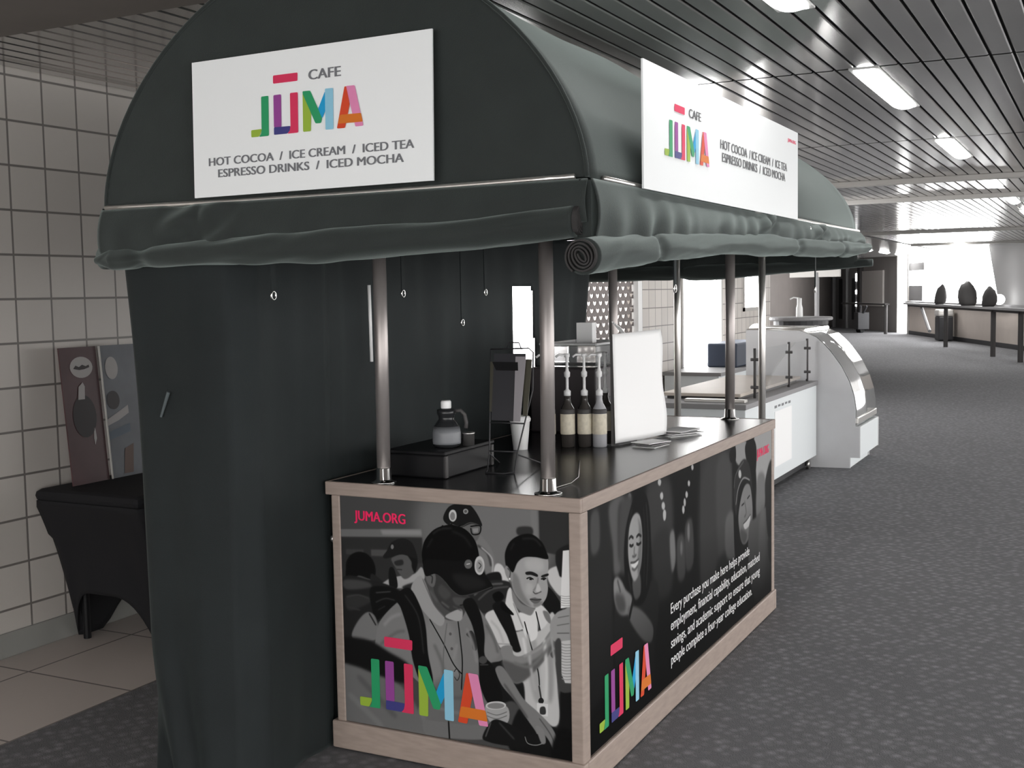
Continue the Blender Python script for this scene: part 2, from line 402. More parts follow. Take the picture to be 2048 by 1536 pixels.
ART_FRONT = [["H",[-20,1015,1014,1020,1010,-18,-38,-31],66,0],
["P",[395,1024,882,1024,888,730,426,725],100,60],
["P",[598,1008,874,1008,873,759,638,749],106,50],
["H",[880,1009,1014,1020,1013,821,897,832,881,885],46,5],
["H",[846,1006,872,1008,873,892,850,893],112,5],
["P",[794,923,850,928,850,893,794,892],45,6],
["H",[-14,849,377,881,380,846,-14,816],100,4],
["H",[189,863,376,878,378,855,198,842],128,8],
["H",[-14,814,380,846,382,655,-18,608],44,6],
["H",[142,774,226,780,223,751,142,746],72,5],
["H",[22,764,106,770,105,749,22,742],58,5],
["H",[250,722,378,736,390,640,249,623],52,6],
["P",[598,904,639,876,684,818,699,740,678,694,621,699,596,792],112,4],
["S",[622,835,663,807,679,753],60,6,10],
["S",[638,829,683,786,683,722],160,4,7],
["S",[630,772,654,719],70,5,9],
["P",[700,765,728,759,752,698,703,693,689,723],188,4],
["P",[654,715,712,733,720,690,662,684],25,4],
["P",[547,912,639,924,632,876,610,846,589,868],92,4],
["P",[477,927,482,956,506,988,548,1002,590,1000,616,976,638,938,641,915,598,922,551,902,505,905],24,2],
["S",[505,916,551,906,594,926,639,916],85,2,3],
["P",[535,951,533,938,526,928,518,924,509,927,503,935,501,948,503,960,510,970,518,974,527,972,533,963],185,2],
["P",[528,948,527,939,523,933,517,930,511,932,508,937,506,946,508,954,512,961,517,964,523,962,527,956],120,2],
["P",[586,972,584,966,580,962,575,960,569,961,565,965,564,970,565,976,569,980,575,982,580,981,584,978],150,2],
["P",[581,972,580,968,578,966,575,965,571,965,569,967,568,970,569,974,571,976,575,978,578,977,580,975],80,2],
["S",[593,910,635,916,632,885,602,879,595,904],18,1,6],
["H",[602,903,628,907,626,888,606,884],130,3],
["P",[72,669,127,667,131,626,75,611],72,4],
["P",[19,680,23,710,45,741,82,758,122,752,151,724,161,679,145,644,81,654,57,634,20,634],16,4],
["P",[141,669,177,652,199,629,158,620,136,639],34,4],
["P",[194,616,213,648,267,670,338,687,374,720,387,672,355,631],150,4],
["P",[238,746,286,766,339,753,346,712,325,677,294,661,271,683,255,706,243,723],78,4],
["P",[250,731,286,743,290,723,259,715],40,4],
["S",[260,699,285,700],45,2,5],
["P",[313,766,350,766,356,734,343,692,330,715,328,739],22,4],
["P",[198,750,215,773,240,813,287,834,329,823,350,783,350,754,286,766,232,747,205,741],28,3],
["P",[249,794,248,790,245,786,242,784,238,785,236,788,235,793,236,798,238,802,242,804,246,803,248,799],110,2],
["P",[224,695,248,699,262,624,226,616],22,3],
["P",[-8,626,140,639,257,616,279,581,183,472,44,377,-13,361],32,4],
["P",[11,628,113,632,135,609,19,587],62,8],
["P",[19,561,121,565,130,541,27,494],46,8],
["P",[132,599,185,619,253,613,270,576,165,470,140,509],18,4],
["S",[158,587,230,600],58,4,6],
["P",[39,377,64,444,115,497,156,477,164,394,109,370],108,5],
["S",[124,494,156,444],40,3,8],
["P",[284,627,390,656,441,564,337,600],40,6],
["P",[578,630,645,686,748,699,760,652,711,606,653,555,603,584],38,4],
["S",[603,625,654,671,728,688],82,4,9],
["S",[620,607,678,658,752,678],70,4,8],
["P",[682,634,711,654,731,632,702,605],12,3],
["P",[912,756,959,784,998,773,974,662,924,703],182,4],
["P",[880,659,916,694,970,615,919,586],22,3],
["P",[945,806,955,846,1013,871,1013,775,968,739,955,761],30,4],
["P",[649,545,694,578,747,603,767,502,807,504,879,514,931,595,958,474,945,316,952,176,932,129,877,139,805,214,774,328,718,424,673,473],176,4],
["P",[839,457,863,460,878,226,846,237,822,376],150,12],
["P",[903,466,930,470,929,274,909,231],140,12],
["P",[760,672,800,617,848,603,865,600,856,569,808,575,748,634],118,4],
["P",[792,575,840,570,862,594,867,492,831,464,807,508],205,3],
["P",[744,650,760,674,769,621,796,565,811,515,763,503,735,569],196,3],
["P",[860,600,880,620,913,592,919,566,883,517,867,547],196,3],
["S",[769,613,809,514],120,3,4],
["P",[651,549,710,572,751,484,765,437,717,417,681,474],186,4],
["S",[681,434,762,442],140,3,5],
["P",[682,594,727,614,759,557,791,450,797,419,766,416,738,482,702,545],20,3],
["P",[723,609,769,570,759,563,719,583],12,2],
["P",[891,594,915,589,923,547,903,560],110,3],
["P",[767,740,787,781,817,806,881,816,912,809,916,772,910,725,913,686,904,646,880,615,850,602,812,617,778,652,764,696],150,2],
["P",[769,740,793,719,808,666,840,614,852,603,812,617,778,652,764,696],118,9],
["P",[825,793,889,800,892,758,833,755],164,12],
["P",[828,699,852,694,844,654,824,660],162,9],
["P",[856,624,892,633,880,616,856,607],120,5],
["P",[823,744,847,749,871,740,870,730,845,735,826,734],28,2],
["P",[888,737,914,748,914,739,890,730],28,2],
["S",[826,718,841,724,855,718],30,1,6],
["P",[849,718,848,716,846,714,843,714,840,714,838,715,837,717,838,719,840,721,843,722,846,721,848,720],25,1],
["S",[885,722,898,728,907,726],30,1,6],
["P",[902,724,902,722,900,720,897,719,894,719,892,720,891,722,892,724,894,726,897,727,900,727,902,726],25,1],
["S",[874,728,868,696,853,671],112,4,6],
["S",[852,669,861,661,874,666,886,673],72,2,5],
["P",[871,704,884,682,876,669,864,672],176,4],
["P",[838,636,858,645,868,643,886,642,873,625,854,621],92,2],
["S",[838,636,864,636,886,641],45,1,4],
["P",[736,750,751,766,765,752,770,708,759,701,742,719],132,2],
["S",[748,753,759,739,756,715],70,2,5],
["P",[760,710,759,708,758,707,756,706,755,706,753,708,753,710,753,712,755,713,756,714,758,714,759,712],220,1],
["P",[740,768,739,815,761,863,802,892,850,900,889,874,909,835,914,806,865,809,819,804,790,780,770,738,748,761],14,3],
["S",[814,543,835,464,866,351,872,288],22,1,6],
["S",[862,590,879,514],22,1,6],
["P",[937,432,936,421,932,412,928,408,923,411,919,418,918,429,920,440,923,449,928,452,932,450,936,443],70,3],
["S",[870,288,878,234],50,1,8],
["P",[889,228,887,221,883,216,878,213,872,214,868,218,866,224,868,231,872,236,878,239,883,238,887,234],30,1],
["H",[860,215,906,218,904,166,860,164],195,1],
["P",[874,198,893,203,895,175,873,172],50,2],
["P",[634,379,713,391,725,353,766,291,806,286,805,174,757,206,674,176,642,268],24,5],
["P",[797,189,940,126,957,278,1011,264,1010,-18,836,-12,739,10],20,6],
["P",[712,419,758,436,768,399,807,403,879,459,928,524,954,481,918,425,854,345,794,288,757,290,725,353],122,3],
["P",[717,368,798,364,879,412,942,487,950,477,854,345,794,288,757,290],82,9],
["P",[919,542,946,593,982,613,1012,632,1012,489,965,481,930,482],140,3],
["S",[950,574,997,588],95,2,4],
["S",[946,542,997,557],95,2,4],
["S",[946,511,997,518],90,2,5],
["H",[975,845,1013,853,1012,627,963,613,965,677],205,2],
["H",[962,481,1012,493,1011,317,976,314,962,350],178,2],
["S",[962,665,982,663,1013,669],150,1,3],
["S",[962,656,982,654,1012,660],150,1,3],
["S",[962,646,982,645,1012,650],150,1,3],
["S",[962,637,982,636,1012,641],150,1,3],
["S",[962,628,982,626,1012,632],150,1,3],
["S",[962,471,981,469,1012,475],135,1,4],
["S",[962,459,981,457,1012,463],135,1,4],
["S",[962,447,981,445,1012,451],135,1,4],
["S",[962,436,981,434,1012,440],135,1,4],
["S",[962,424,981,422,1012,428],135,1,4],
["S",[962,412,981,410,1012,416],135,1,4],
["S",[962,400,981,399,1012,405],135,1,4],
["S",[962,389,980,387,1012,393],135,1,4],
["S",[962,377,980,375,1012,382],135,1,4],
["S",[962,365,980,364,1012,370],135,1,4],
["S",[962,354,980,352,1011,358],135,1,4],
["S",[962,342,980,340,1011,346],135,1,4],
["S",[962,330,980,328,1011,335],135,1,4],
["P",[938,471,962,482,961,350,972,312,1011,311,1011,287,957,278,940,362],60,4],
["P",[688,327,717,344,757,294,806,222,861,180,909,137,936,94,946,41,930,21,908,66,877,99,889,58,873,51,853,95,821,137,773,205,716,263],112,3],
["S",[869,153,916,91,934,38],70,3,5],
["S",[724,273,821,145],80,6,12],
["P",[144,315,155,401,174,463,238,538,328,607,372,621,458,517,543,520,586,598,636,556,677,490,717,392,713,367,634,327,658,189,657,84,356,31,350,221,153,283],112,3],
["P",[388,475,509,475,524,249,420,191],122,25],
["P",[420,232,642,268,649,91,383,44],98,25],
["P",[660,472,709,398,634,339],120,10],
["P",[386,672,425,652,467,575,510,544,480,516,424,545,368,604],70,4],
["P",[434,698,477,670,511,634,544,617,585,618,580,588,558,566,528,544,501,543,467,562,435,604,425,644],54,3],
["P",[510,605,570,608,557,587,527,575],72,6],
["S",[540,576,565,584],30,2,5],
["P",[460,656,502,620,476,593,446,622],66,8],
["P",[391,689,404,712,427,709,437,682,430,647,416,641,399,657],92,3],
["S",[404,690,421,684,418,655],48,2,6],
["P",[325,605,342,663,378,677,424,570,471,517,451,478,389,520],142,3],
["P",[475,523,544,562,549,521,522,508],150,3],
["S",[377,671,424,570,471,519],80,3,4],
["P",[377,761,379,794,392,836,428,879,471,902,518,910,572,896,612,854,628,796,623,759,571,750,469,746,391,722],12,2],
["P",[385,746,443,758,529,761,621,771,638,749,656,715,685,670,662,654,595,630,549,616,504,641,468,680,434,698,391,685],18,2],
["S",[477,670,511,634,549,618,612,637,682,669],62,2,4],
["P",[511,702,612,706,654,671,562,644],30,14],
["P",[651,754,648,734,640,719,629,713,618,717,610,730,608,750,611,770,619,785,630,791,640,787,648,774],178,2],
["P",[644,751,642,738,636,727,629,723,622,726,617,735,615,748,617,761,622,772,630,776,637,773,642,764],140,3],
["S",[625,764,636,753,626,738],70,1,5],
["P",[598,755,596,745,589,737,581,734,572,735,566,742,564,751,567,761,573,769,581,772,590,771,596,764],95,2],
["S",[573,751,589,756],170,1,5],
["P",[246,577,311,626,359,562,385,474,394,352,413,231,367,207,325,309,308,423,274,534],18,3],
["S",[293,595,354,503,374,349],44,5,6],
["P",[554,586,595,612,629,556,645,469,644,381,680,338,714,239,708,190,658,177,621,256,616,377,594,495],18,3],
["P",[654,362,652,354,645,347,636,343,627,344,620,349,618,357,620,365,627,372,636,376,645,375,652,370],66,3],
["S",[622,337,659,343],60,2,5],
["S",[404,503,465,404,507,324,545,285],16,1,6],
["S",[531,509,541,414,546,334,539,218],16,1,6],
["S",[509,291,520,305,533,283,522,257,509,271],45,1,4],
["S",[482,496,465,379,460,280],90,3,4],
["P",[502,451,501,448,499,445,496,444,493,444,491,446,490,450,491,453,493,456,496,457,499,456,501,454],82,1],
["P",[507,389,506,386,504,383,501,382,498,382,496,384,495,387,496,391,498,394,501,395,504,394,506,392],82,1],
["P",[566,458,589,476,606,448,610,400,593,398,586,437],45,2],
["S",[192,448,229,487,274,509],128,8,16],
["S",[173,362,246,422,291,437],96,8,14],
["S",[422,397,456,320,464,256],98,10,16],
["S",[568,483,593,422,609,343],124,8,14],
["S",[525,412,508,344],128,8,12],
["S",[411,206,506,180,608,205],86,10,16],
["S",[428,126,540,120,633,161],112,10,14],
["S",[652,510,685,451,701,397],92,8,12],
["S",[427,864,462,888,513,896],34,6,8],
["S",[401,804,427,848],28,6,8],
["S",[513,884,564,865,597,824],30,8,9],
["S",[462,892,475,905],12,2,6],
["S",[505,904,514,916],12,2,6],
["S",[539,902,552,913],12,2,5],
["S",[459,582,493,561],86,6,8],
["S",[407,625,441,580],84,8,10],
["S",[510,569,548,555],72,5,6],
["S",[827,495,835,377,854,262],158,8,14],
["S",[895,481,902,348,897,229],190,8,14],
["S",[922,508,935,392],150,6,9],
["S",[807,476,819,407],196,6,12],
["S",[673,529,706,494,726,441],168,6,12],
["S",[810,878,858,882,889,854],34,6,8],
["S",[761,826,777,859],30,6,8],
["S",[766,367,838,362,910,444],104,8,14],
["S",[807,397,879,443,930,509],140,6,10],
["S",[19,553,75,568,125,558],60,5,6],
["S",[18,510,83,502],50,5,8],
["S",[157,545,203,567,248,564],46,4,6],
["S",[166,512,202,534],40,4,5],
["P",[-34,220,14,262,116,243,225,218,314,148,366,49,387,-22,-39,-40],98,12],
["S",[60,209,241,52],84,12,30],
["S",[12,124,176,-1],108,12,30],
["P",[-32,363,109,376,209,337,307,289,288,211,189,221,79,246,-33,272],20,12],
["P",[366,57,453,68,556,73,632,84,665,73,644,31,572,13,461,1,378,-1],104,4],
["S",[479,77,482,-5],20,2,8],
["P",[643,167,734,180,736,113,665,100],150,2],
["P",[731,184,725,174,709,165,688,159,666,157,649,161,644,169,650,179,666,188,688,194,710,196,726,192],185,1],
["P",[724,181,719,174,706,167,688,162,669,161,656,163,651,169,656,176,669,183,688,188,706,189,719,187],120,2],
["S",[648,143,691,137,735,158],100,1,4],
["S",[647,127,690,121,735,142],100,1,4],
["P",[627,34,670,110,723,114,806,79,806,23,723,15,656,17],22,3],
["S",[699,108,764,47],52,5,8],
["S",[665,102,640,36],80,3,6],
["P",[896,73,890,61,873,51,851,44,828,42,812,47,806,56,812,68,829,78,851,85,874,86,890,82],22,2],
["S",[808,67,820,41,857,40,893,59],120,1,4],
["P",[853,119,885,109,894,59,878,50,865,77],118,3],
["P",[983,36,1002,32,1002,-4,991,-2],150,3],
["P",[948,120,1010,108,1010,-18,916,-4],14,10]]
ART_SIDE = [["H",[-10,1016,1020,1015,1031,-34,-22,6],17,0],
["H",[-10,1026,92,1001,92,214,-20,168],40,8],
["P",[15,968,43,971,44,826,15,820],78,6],
["P",[82,978,144,985,143,722,101,670,93,795],92,8],
["P",[117,949,140,946,134,749,115,741],60,8],
["P",[170,972,169,963,167,958,164,957,160,961,158,969,157,978,158,987,160,992,164,993,167,989,170,981],150,3],
["P",[235,981,344,973,355,676,264,644],58,16],
["P",[127,954,174,970,162,710,124,674],70,10],
["P",[265,730,344,728,354,449,274,462],46,14],
["P",[343,700,365,716,372,574,352,531],120,6],
["P",[379,662,416,663,421,472,384,474],70,7],
["P",[422,706,460,719,467,513,428,491],66,6],
["P",[447,668,446,645,444,629,441,624,438,633,435,651,434,675,435,698,438,714,441,718,444,710,446,692],120,5],
["P",[408,609,407,592,405,581,402,578,399,585,396,599,396,617,397,634,399,645,402,648,405,641,407,627],110,5],
["H",[507,996,705,1002,700,68,506,94],46,4],
["P",[514,943,666,928,675,299,520,281],60,25],
["P",[605,928,697,915,691,368,621,387],72,15],
["P",[606,423,800,353,802,-10,607,50],36,12],
["P",[304,978,302,970,300,965,296,965,292,969,289,976,288,985,289,992,292,997,296,997,300,993,303,986],185,2],
["P",[313,910,312,901,309,896,305,896,302,900,299,908,298,917,299,926,302,930,306,931,310,927,312,919],185,2],
["P",[321,859,320,851,317,845,313,845,309,850,306,858,305,868,306,876,309,882,313,882,317,878,320,869],185,2],
["P",[326,813,325,801,322,793,318,791,314,797,312,808,311,822,312,835,315,843,319,844,323,838,326,827],185,2],
["P",[470,980,469,973,466,968,463,968,460,971,458,978,457,986,458,993,460,997,463,998,467,995,469,988],185,2],
["P",[450,908,449,901,447,896,444,896,441,899,438,906,438,914,438,921,441,926,444,926,447,922,450,916],185,2],
["P",[438,858,437,850,434,845,431,844,428,848,426,855,425,864,426,873,428,878,431,879,434,875,437,867],185,2],
["P",[427,825,426,815,424,808,421,807,418,812,416,820,415,831,416,841,418,848,421,849,424,844,426,836],185,2],
["P",[420,793,419,783,416,776,413,775,410,780,408,789,407,799,408,809,410,816,414,817,417,812,419,804],185,2],
["P",[877,812,876,799,872,790,868,788,863,794,860,806,859,820,860,833,863,842,868,844,872,838,876,827],185,2],
["P",[95,495,133,567,216,553,280,530,287,386,268,247,256,58,167,57,110,196],34,5],
["P",[169,932,186,972,210,985,235,948,249,868,254,737,256,606,245,528,216,474,176,499,147,597,138,726,146,842],12,3],
["P",[172,606,204,615,206,524,181,516],84,4],
["P",[156,796,162,849,176,885,194,891,209,860,216,771,211,668,196,610,178,599,163,653,155,725],160,3],
["P",[195,866,213,804,211,668,196,610,194,690,203,768],112,6],
["P",[178,865,195,871,201,811,183,806],158,7],
["S",[159,794,168,801,178,787],40,1,5],
["S",[190,784,200,791,212,777],40,1,5],
["S",[161,768,169,758,178,760],30,1,5],
["S",[190,758,199,748,211,751],30,1,5],
["S",[182,750,180,719,185,708],100,3,4],
["S",[172,712,182,704,190,709],85,2,4],
["P",[166,685,182,677,198,682,194,661,182,652,172,661],215,2],
["S",[164,688,182,680,200,684],80,1,4],
["S",[170,660,182,646,196,657],95,2,5],
["S",[234,918,242,744,232,537],48,3,4],
["S",[222,904,227,753,220,567],40,3,3],
["S",[174,919,156,837,149,719],42,3,3],
["S",[154,654,166,563],48,4,5],
["P",[96,649,111,661,128,631,144,584,169,535,161,472,124,488,100,556],135,4],
["S",[111,648,123,584],75,3,5],
["P",[100,591,133,567,142,499,113,510],80,8],
["P",[153,500,190,474,231,408,261,330,252,272,215,308,162,429],112,4],
["S",[156,446,167,490,175,520],30,2,10],
["P",[158,120,229,105,250,41,187,5],28,8],
["P",[866,1004,1020,1015,1023,720,944,654,898,534,875,799],165,5],
["P",[887,752,943,741,945,553,879,516],120,8],
["P",[721,996,804,994,805,863,738,891],150,4],
["P",[689,976,726,995,728,913,694,919],14,3],
["P",[796,968,839,1009,878,937,872,784,836,795,807,876],12,3],
["P",[660,609,711,634,748,439,748,358,667,407],98,8],
["P",[714,698,739,632,760,432,752,301,722,375],20,3],
["P",[747,601,772,709,801,750,832,724,849,602,843,494,811,415,775,420,754,503],130,3],
["P",[764,511,808,458,790,414,761,458],92,6],
["S",[791,659,802,585,788,566],92,3,5],
["S",[810,661,829,673],40,1,4],
["S",[769,641,788,647],40,1,4],
["P",[783,527,807,538,832,558,827,503,795,493],212,2],
["S",[780,532,807,541,834,560],70,1,3],
["P",[715,737,725,811,751,876,790,898,824,855,843,758,845,674,829,750,790,779,753,745,734,608,721,655],44,3],
["S",[729,664,746,748,783,792,829,761],150,2,4],
["S",[737,633,757,723,787,770,832,742],25,2,5],
["P",[768,821,767,810,763,802,758,802,753,807,749,818,748,830,749,842,753,849,758,850,763,844,766,834],190,2],
["S",[717,762,730,835,786,888],82,2,5],
["P",[825,504,870,521,955,548,1004,555,1014,0,874,21,818,286],96,5],
["P",[907,515,945,524,949,113,892,123],112,14],
["P",[950,709,1006,794,1011,310,970,361,953,549],42,5],
["P",[971,334,1011,325,1013,160,978,212],60,5],
["P",[683,347,748,331,750,57,684,67],30,6]]

# ================================================================ SETTING
XW = -2.95          # plane of the tiled wall
ZC = 2.65           # ceiling
bm = B(); grid(bm, lambda u, v: (-2.09 + u * 14, -9 + v * 60, 0), 1, 1)
struct(link('floor', bm, M['carpet'])) 
bm = B(); box(bm, XW - 0.1, -2.09, -9, 13.7, -0.05, 0.002)
struct(link('floor_tile', bm, M['floortile']))
bm = B(); grid(bm, lambda u, v: (-14 + u * 11.91, 13.7 + v * 37, 0), 1, 1)
struct(link('floor_back', bm, M['carpet']))

# tiled wall with two openings (grille and bright windows), running away along Y
OPEN = [(5.0, 5.9, 0.75, 2.3), (6.2, 8.22, 0.95, 2.25), (9.66, 11.27, 0.62, 2.30), (12.25, 13.2, 1.30, 2.30)]
bm = B(); y = -9.0
for a, b, z0, z1 in OPEN:
    box(bm, XW - 0.12, XW, y, a, 0, ZC + .05)
    box(bm, XW - 0.12, XW, a, b, 0, z0); box(bm, XW - 0.12, XW, a, b, z1, ZC + .05); y = b
box(bm, XW - 0.12, XW, y, 13.7, 0, ZC + .05)
struct(link('wall_left', bm, M['walltile']))
bm = B(); box(bm, XW, XW + 0.012, -9, 13.7, 0.002, 0.115)
struct(link('baseboard_left', bm, mat('base_tile', S(150, 150, 146), 0.45, var=0.04, scale=4), bevel=0.004))

# window panes in the tiled wall
for n, (a, b, z0, z1) in enumerate((OPEN[0], OPEN[2], OPEN[3]), 1):
    w = struct(link('window_%d' % n, box(B(), XW - 0.09, XW - 0.07, a, b, z0, z1), M['day']))
    bm = B()
    for q in (a + 0.03, b - 0.03): box(bm, XW - 0.06, XW + 0.015, q - 0.03, q + 0.03, z0, z1)
    box(bm, XW - 0.06, XW + 0.015, a, b, z0, z0 + 0.05); box(bm, XW - 0.06, XW + 0.015, a, b, z1 - 0.05, z1)
    link('window_frame', bm, M['beam'], w)
# lit service hatch behind a roll-down grille
hatch = struct(link('window_6', box(B(), XW - 0.115, XW - 0.10, 6.2, 8.22, 0.95, 2.25), mat('hatch_light', (0.8, 0.78, 0.76), 0.6, emit=(1, 0.97, 0.94), estr=1.0)))
bm = B()
py, pz = 0.15, 0.072
rows = int(1.3 / pz) + 1; cols = int(2.02 / py) + 2
Vt = []
# perforated metal curtain: a plate with rows of shield shaped holes
for r in range(rows):
    for c in range(cols):
        cy = 6.2 + (c + (0.5 if r % 2 else 0)) * py; cz = 0.95 + (r + 0.5) * pz
        y0, y1, z0, z1 = cy - py / 2, cy + py / 2, cz - pz / 2, cz + pz / 2
        if y0 < 6.15 or y1 > 8.26: continue
        hole = [(-.30, .36), (-.12, .30), (0, .18), (.12, .30), (.30, .36), (.34, .1), (.26, -.16), (0, -.42), (-.26, -.16), (-.34, .1)]
        outer = [(-.5, .5), (-.2, .5), (0, .5), (.2, .5), (.5, .5), (.5, .1), (.5, -.5), (0, -.5), (-.5, -.5), (-.5, .1)]
        H = [bm.verts.new((XW - 0.03, cy + a * py, cz + b * pz)) for a, b in hole]; O = [bm.verts.new((XW - 0.03, cy + a * py, cz + b * pz)) for a, b in outer]
        for k in range(10): bm.faces.new((O[k], O[(k + 1) % 10], H[(k + 1) % 10], H[k]))
gr = thing('security_grille', 'perforated metal roll-down grille in the tiled wall behind the kiosk', 'grille', (XW, 7.2, 0.95))
solid(link('perforated_curtain', bm, mat('grille_metal', S(112, 104, 102), 0.45, 0.3), gr), 0.012)
bm = B(); box(bm, XW - 0.04, XW + 0.03, 8.20, 8.32, 0.93, 2.28)
link('side_guide', bm, M['white'], gr)
bm = B(); box(bm, XW - 0.04, XW + 0.02, 6.15, 8.32, 0.90, 0.95); link('bottom_bar', bm, M['steel'], gr)

# slatted metal ceiling, seams every 3.05 m, slats along Y
bm = B()
YS = [-0.04, 2.56] + [2.56 + 3.05 * k for k in range(1, 16)]
x = XW
k = 0
while x < 7.0:
    for a, b in zip(YS[:-1], YS[1:]):
        x0, x1 = x + 0.006, x + 0.094
        y0, y1 = a + 0.012, b - 0.012
        prof = [(x0, ZC + 0.014), (x0, ZC + 0.004), (x0 + 0.005, ZC), (x1 - 0.005, ZC), (x1, ZC + 0.004), (x1, ZC + 0.014)]
        A = [bm.verts.new((p[0], y0, p[1])) for p in prof]; C = [bm.verts.new((p[0], y1, p[1])) for p in prof]
        for q in range(5): bm.faces.new((A[q], A[q + 1], C[q + 1], C[q]))
    x += 0.1
struct(link('ceiling', bm, M['slat']))
bm = B(); box(bm, XW - 0.1, 7.1, -0.04, 51, ZC + 0.02, ZC + 0.06)
struct(link('ceiling_deck', bm, M['seam']))
bm = B(); box(bm, XW - 0.1, 7.1, -9, -0.04, ZC - 0.012, ZC + 0.06)
struct(link('ceiling_soffit', bm, M['plaster']))
bm = B(); box(bm, -14, XW - 0.1, 13.6, 51, ZC, ZC + 0.06)
struct(link('ceiling_back', bm, M['slat']))
# light beams crossing the ceiling further back
for n, yb in enumerate((8.75, 11.3, 20.2, 27.5), 1):
    bm = B(); box(bm, XW, 7.0, yb - 0.06, yb + 0.06, ZC - 0.05, ZC + 0.004)
    struct(link('trim_%d' % n, bm, M['beam'], bevel=0.01))

# set-back dark wall and the far end wall with its doors
DW = S(112, 106, 103)
bm = B(); box(bm, -8.8, -8.6, 13.7, 45.6, 0, ZC)
struct(link('wall_back', bm, mat('set_back_wall', DW, 0.7, var=0.05, scale=2)))
bm = B(); box(bm, -8.6, XW - 0.12, 13.6, 13.7, 0, ZC); struct(link('wall_return', bm, M['walltile']))

# far end: plan polyline
FA = Vector((-8.6, 45.5)); FB = Vector((-6.75, 43.4)); FC = Vector((-5.05, 39.2)); FD = Vector((2.4, 20.6))
def wall_seg(name, a, b, z0, z1, m, t=0.12):
    d = (b - a).normalized(); n = Vector((-d.y, d.x))
    bm = B(); c = (a + b) / 2 + n * t / 2
    obox(bm, c, d, (b - a).length / 2, t / 2, z0, z1)
    return link(name, bm, m)
struct(wall_seg('wall_doors', FA, FC, 0, ZC, mat('door_wall', S(150, 146, 144), 0.6)))
struct(wall_seg('wall_knee', FC + (FD - FC).normalized() * 1.6, FD, 0, 1.02, M['beige']))
dFD = (FD - FC).normalized(); nFD = Vector((-dFD.y, dFD.x))
def onfar(s, off=0.0): return FC + dFD * s + nFD * off
LFD = (FD - FC).length
bm = B(); c = onfar((1.6 + LFD) / 2, -0.02); obox(bm, c, dFD, (LFD - 1.6) / 2, 0.12, 1.02, 1.10)
struct(link('trim_5', bm, M['grey']))
bm = B(); c = onfar((1.6 + LFD) / 2, -0.01); obox(bm, c, dFD, (LFD - 1.6) / 2, 0.02, 0, 0.12)
struct(link('baseboard_far', bm, M['charcoal']))
# full height bright pane, then the wide daylight window whose right edge leans
bm = B(); c = onfar(0.85, 0.05); obox(bm, c, dFD, 0.72, 0.02, 0.02, ZC)
w4 = struct(link('window_4', bm, M['day']))
bm = B()
for s in (0.08, 1.6): obox(bm, onfar(s, 0.02), dFD, 0.06, 0.08, 0, ZC)
link('window_frame', bm, M['beam'], w4)
SR0, SR1 = 9.85, 10.75       # right edge of the bright pane at its top and its bottom
def far_poly(name, pts, off, m, t=0.03):
    bm = B(); A = []; C = []
    for s, z in pts:
        p = onfar(s, off); q = onfar(s, off + t); A.append(bm.verts.new((p.x, p.y, z))); C.append(bm.verts.new((q.x, q.y, z)))
    bm.faces.new(A); bm.faces.new(C[::-1])
    for k in range(len(A)): bm.faces.new((A[k], C[k], C[(k + 1) % len(A)], A[(k + 1) % len(A)]))
    return link(name, bm, m)
w5 = struct(far_poly('window_5', [(1.66, 1.1), (SR1, 1.1), (SR0, ZC), (1.66, ZC)], 0.06, M['day']))
struct(far_poly('wall_far', [(SR1, 1.1), (LFD, 1.1), (LFD, ZC), (SR0, ZC)], 0.03, mat('far_grey', S(150, 149, 149), 0.7)))
for (s0, s1, z0, z1) in ((1.7, 3.6, 2.12, 2.36), (1.7, 3.4, 1.12, 1.62)):
    bm = B(); obox(bm, onfar((s0 + s1) / 2, 0.0), dFD, (s1 - s0) / 2, 0.04, z0, z1)
    link('spandrel_panel', bm, M['grey'], w5)
# doors in the far wall
dAC = (FC - FA).normalized(); nAC = Vector((dAC.y, -dAC.x)); LAC = (FC - FA).length
def ondoor(s, off=0.0): return FA + dAC * s + nAC * off
for n, s in enumerate((1.2, 2.75), 1):
    bm = B(); obox(bm, ondoor(s, 0.03), dAC, 0.5, 0.03, 0.0, 2.2)
    d = struct(link('door_%d' % n, bm, M['grey']))
    bm = B(); obox(bm, ondoor(s + 0.05, 0.065), dAC, 0.20, 0.01, 0.35, 1.95); link('door_glass', bm, M['charcoal'], d)
for n, s in enumerate((0.3, 1.95, 3.55), 6):
    bm = B(); obox(bm, ondoor(s, 0.06), dAC, 0.16, 0.08, 0.0, ZC)
    struct(link('trim_%d' % n, bm, M['darkgrey'] if s > 3 else M['grey']))
bm = B(); obox(bm, ondoor(4.75, 0.03), dAC, 1.15, 0.03, 0.9, 2.2)
struct(link('trim_9', bm, mat('pale_panel', S(214, 210, 206), 0.6)))
for i, zz in enumerate((1.98, 1.42, 0.95)):
    p = ondoor(3.15, 0.08)
    t = thing('wall_light', ('topmost', 'middle', 'lowest')[i] + ' of three small bright lights beside the far doors', 'light', (p.x, p.y, zz), 'wall lights beside the far doors')
    link('lens', obox(B(), p, dAC, 0.055, 0.03, zz - (0.15 if i == 0 else 0.08), zz + (0.15 if i == 0 else 0.08)), M['day'], t, bevel=0.02)
    q = ondoor(3.15, 0.03)
    link('backplate', obox(B(), q, dAC, 0.09, 0.02, zz - 0.2, zz + 0.2), M['grey'], t)

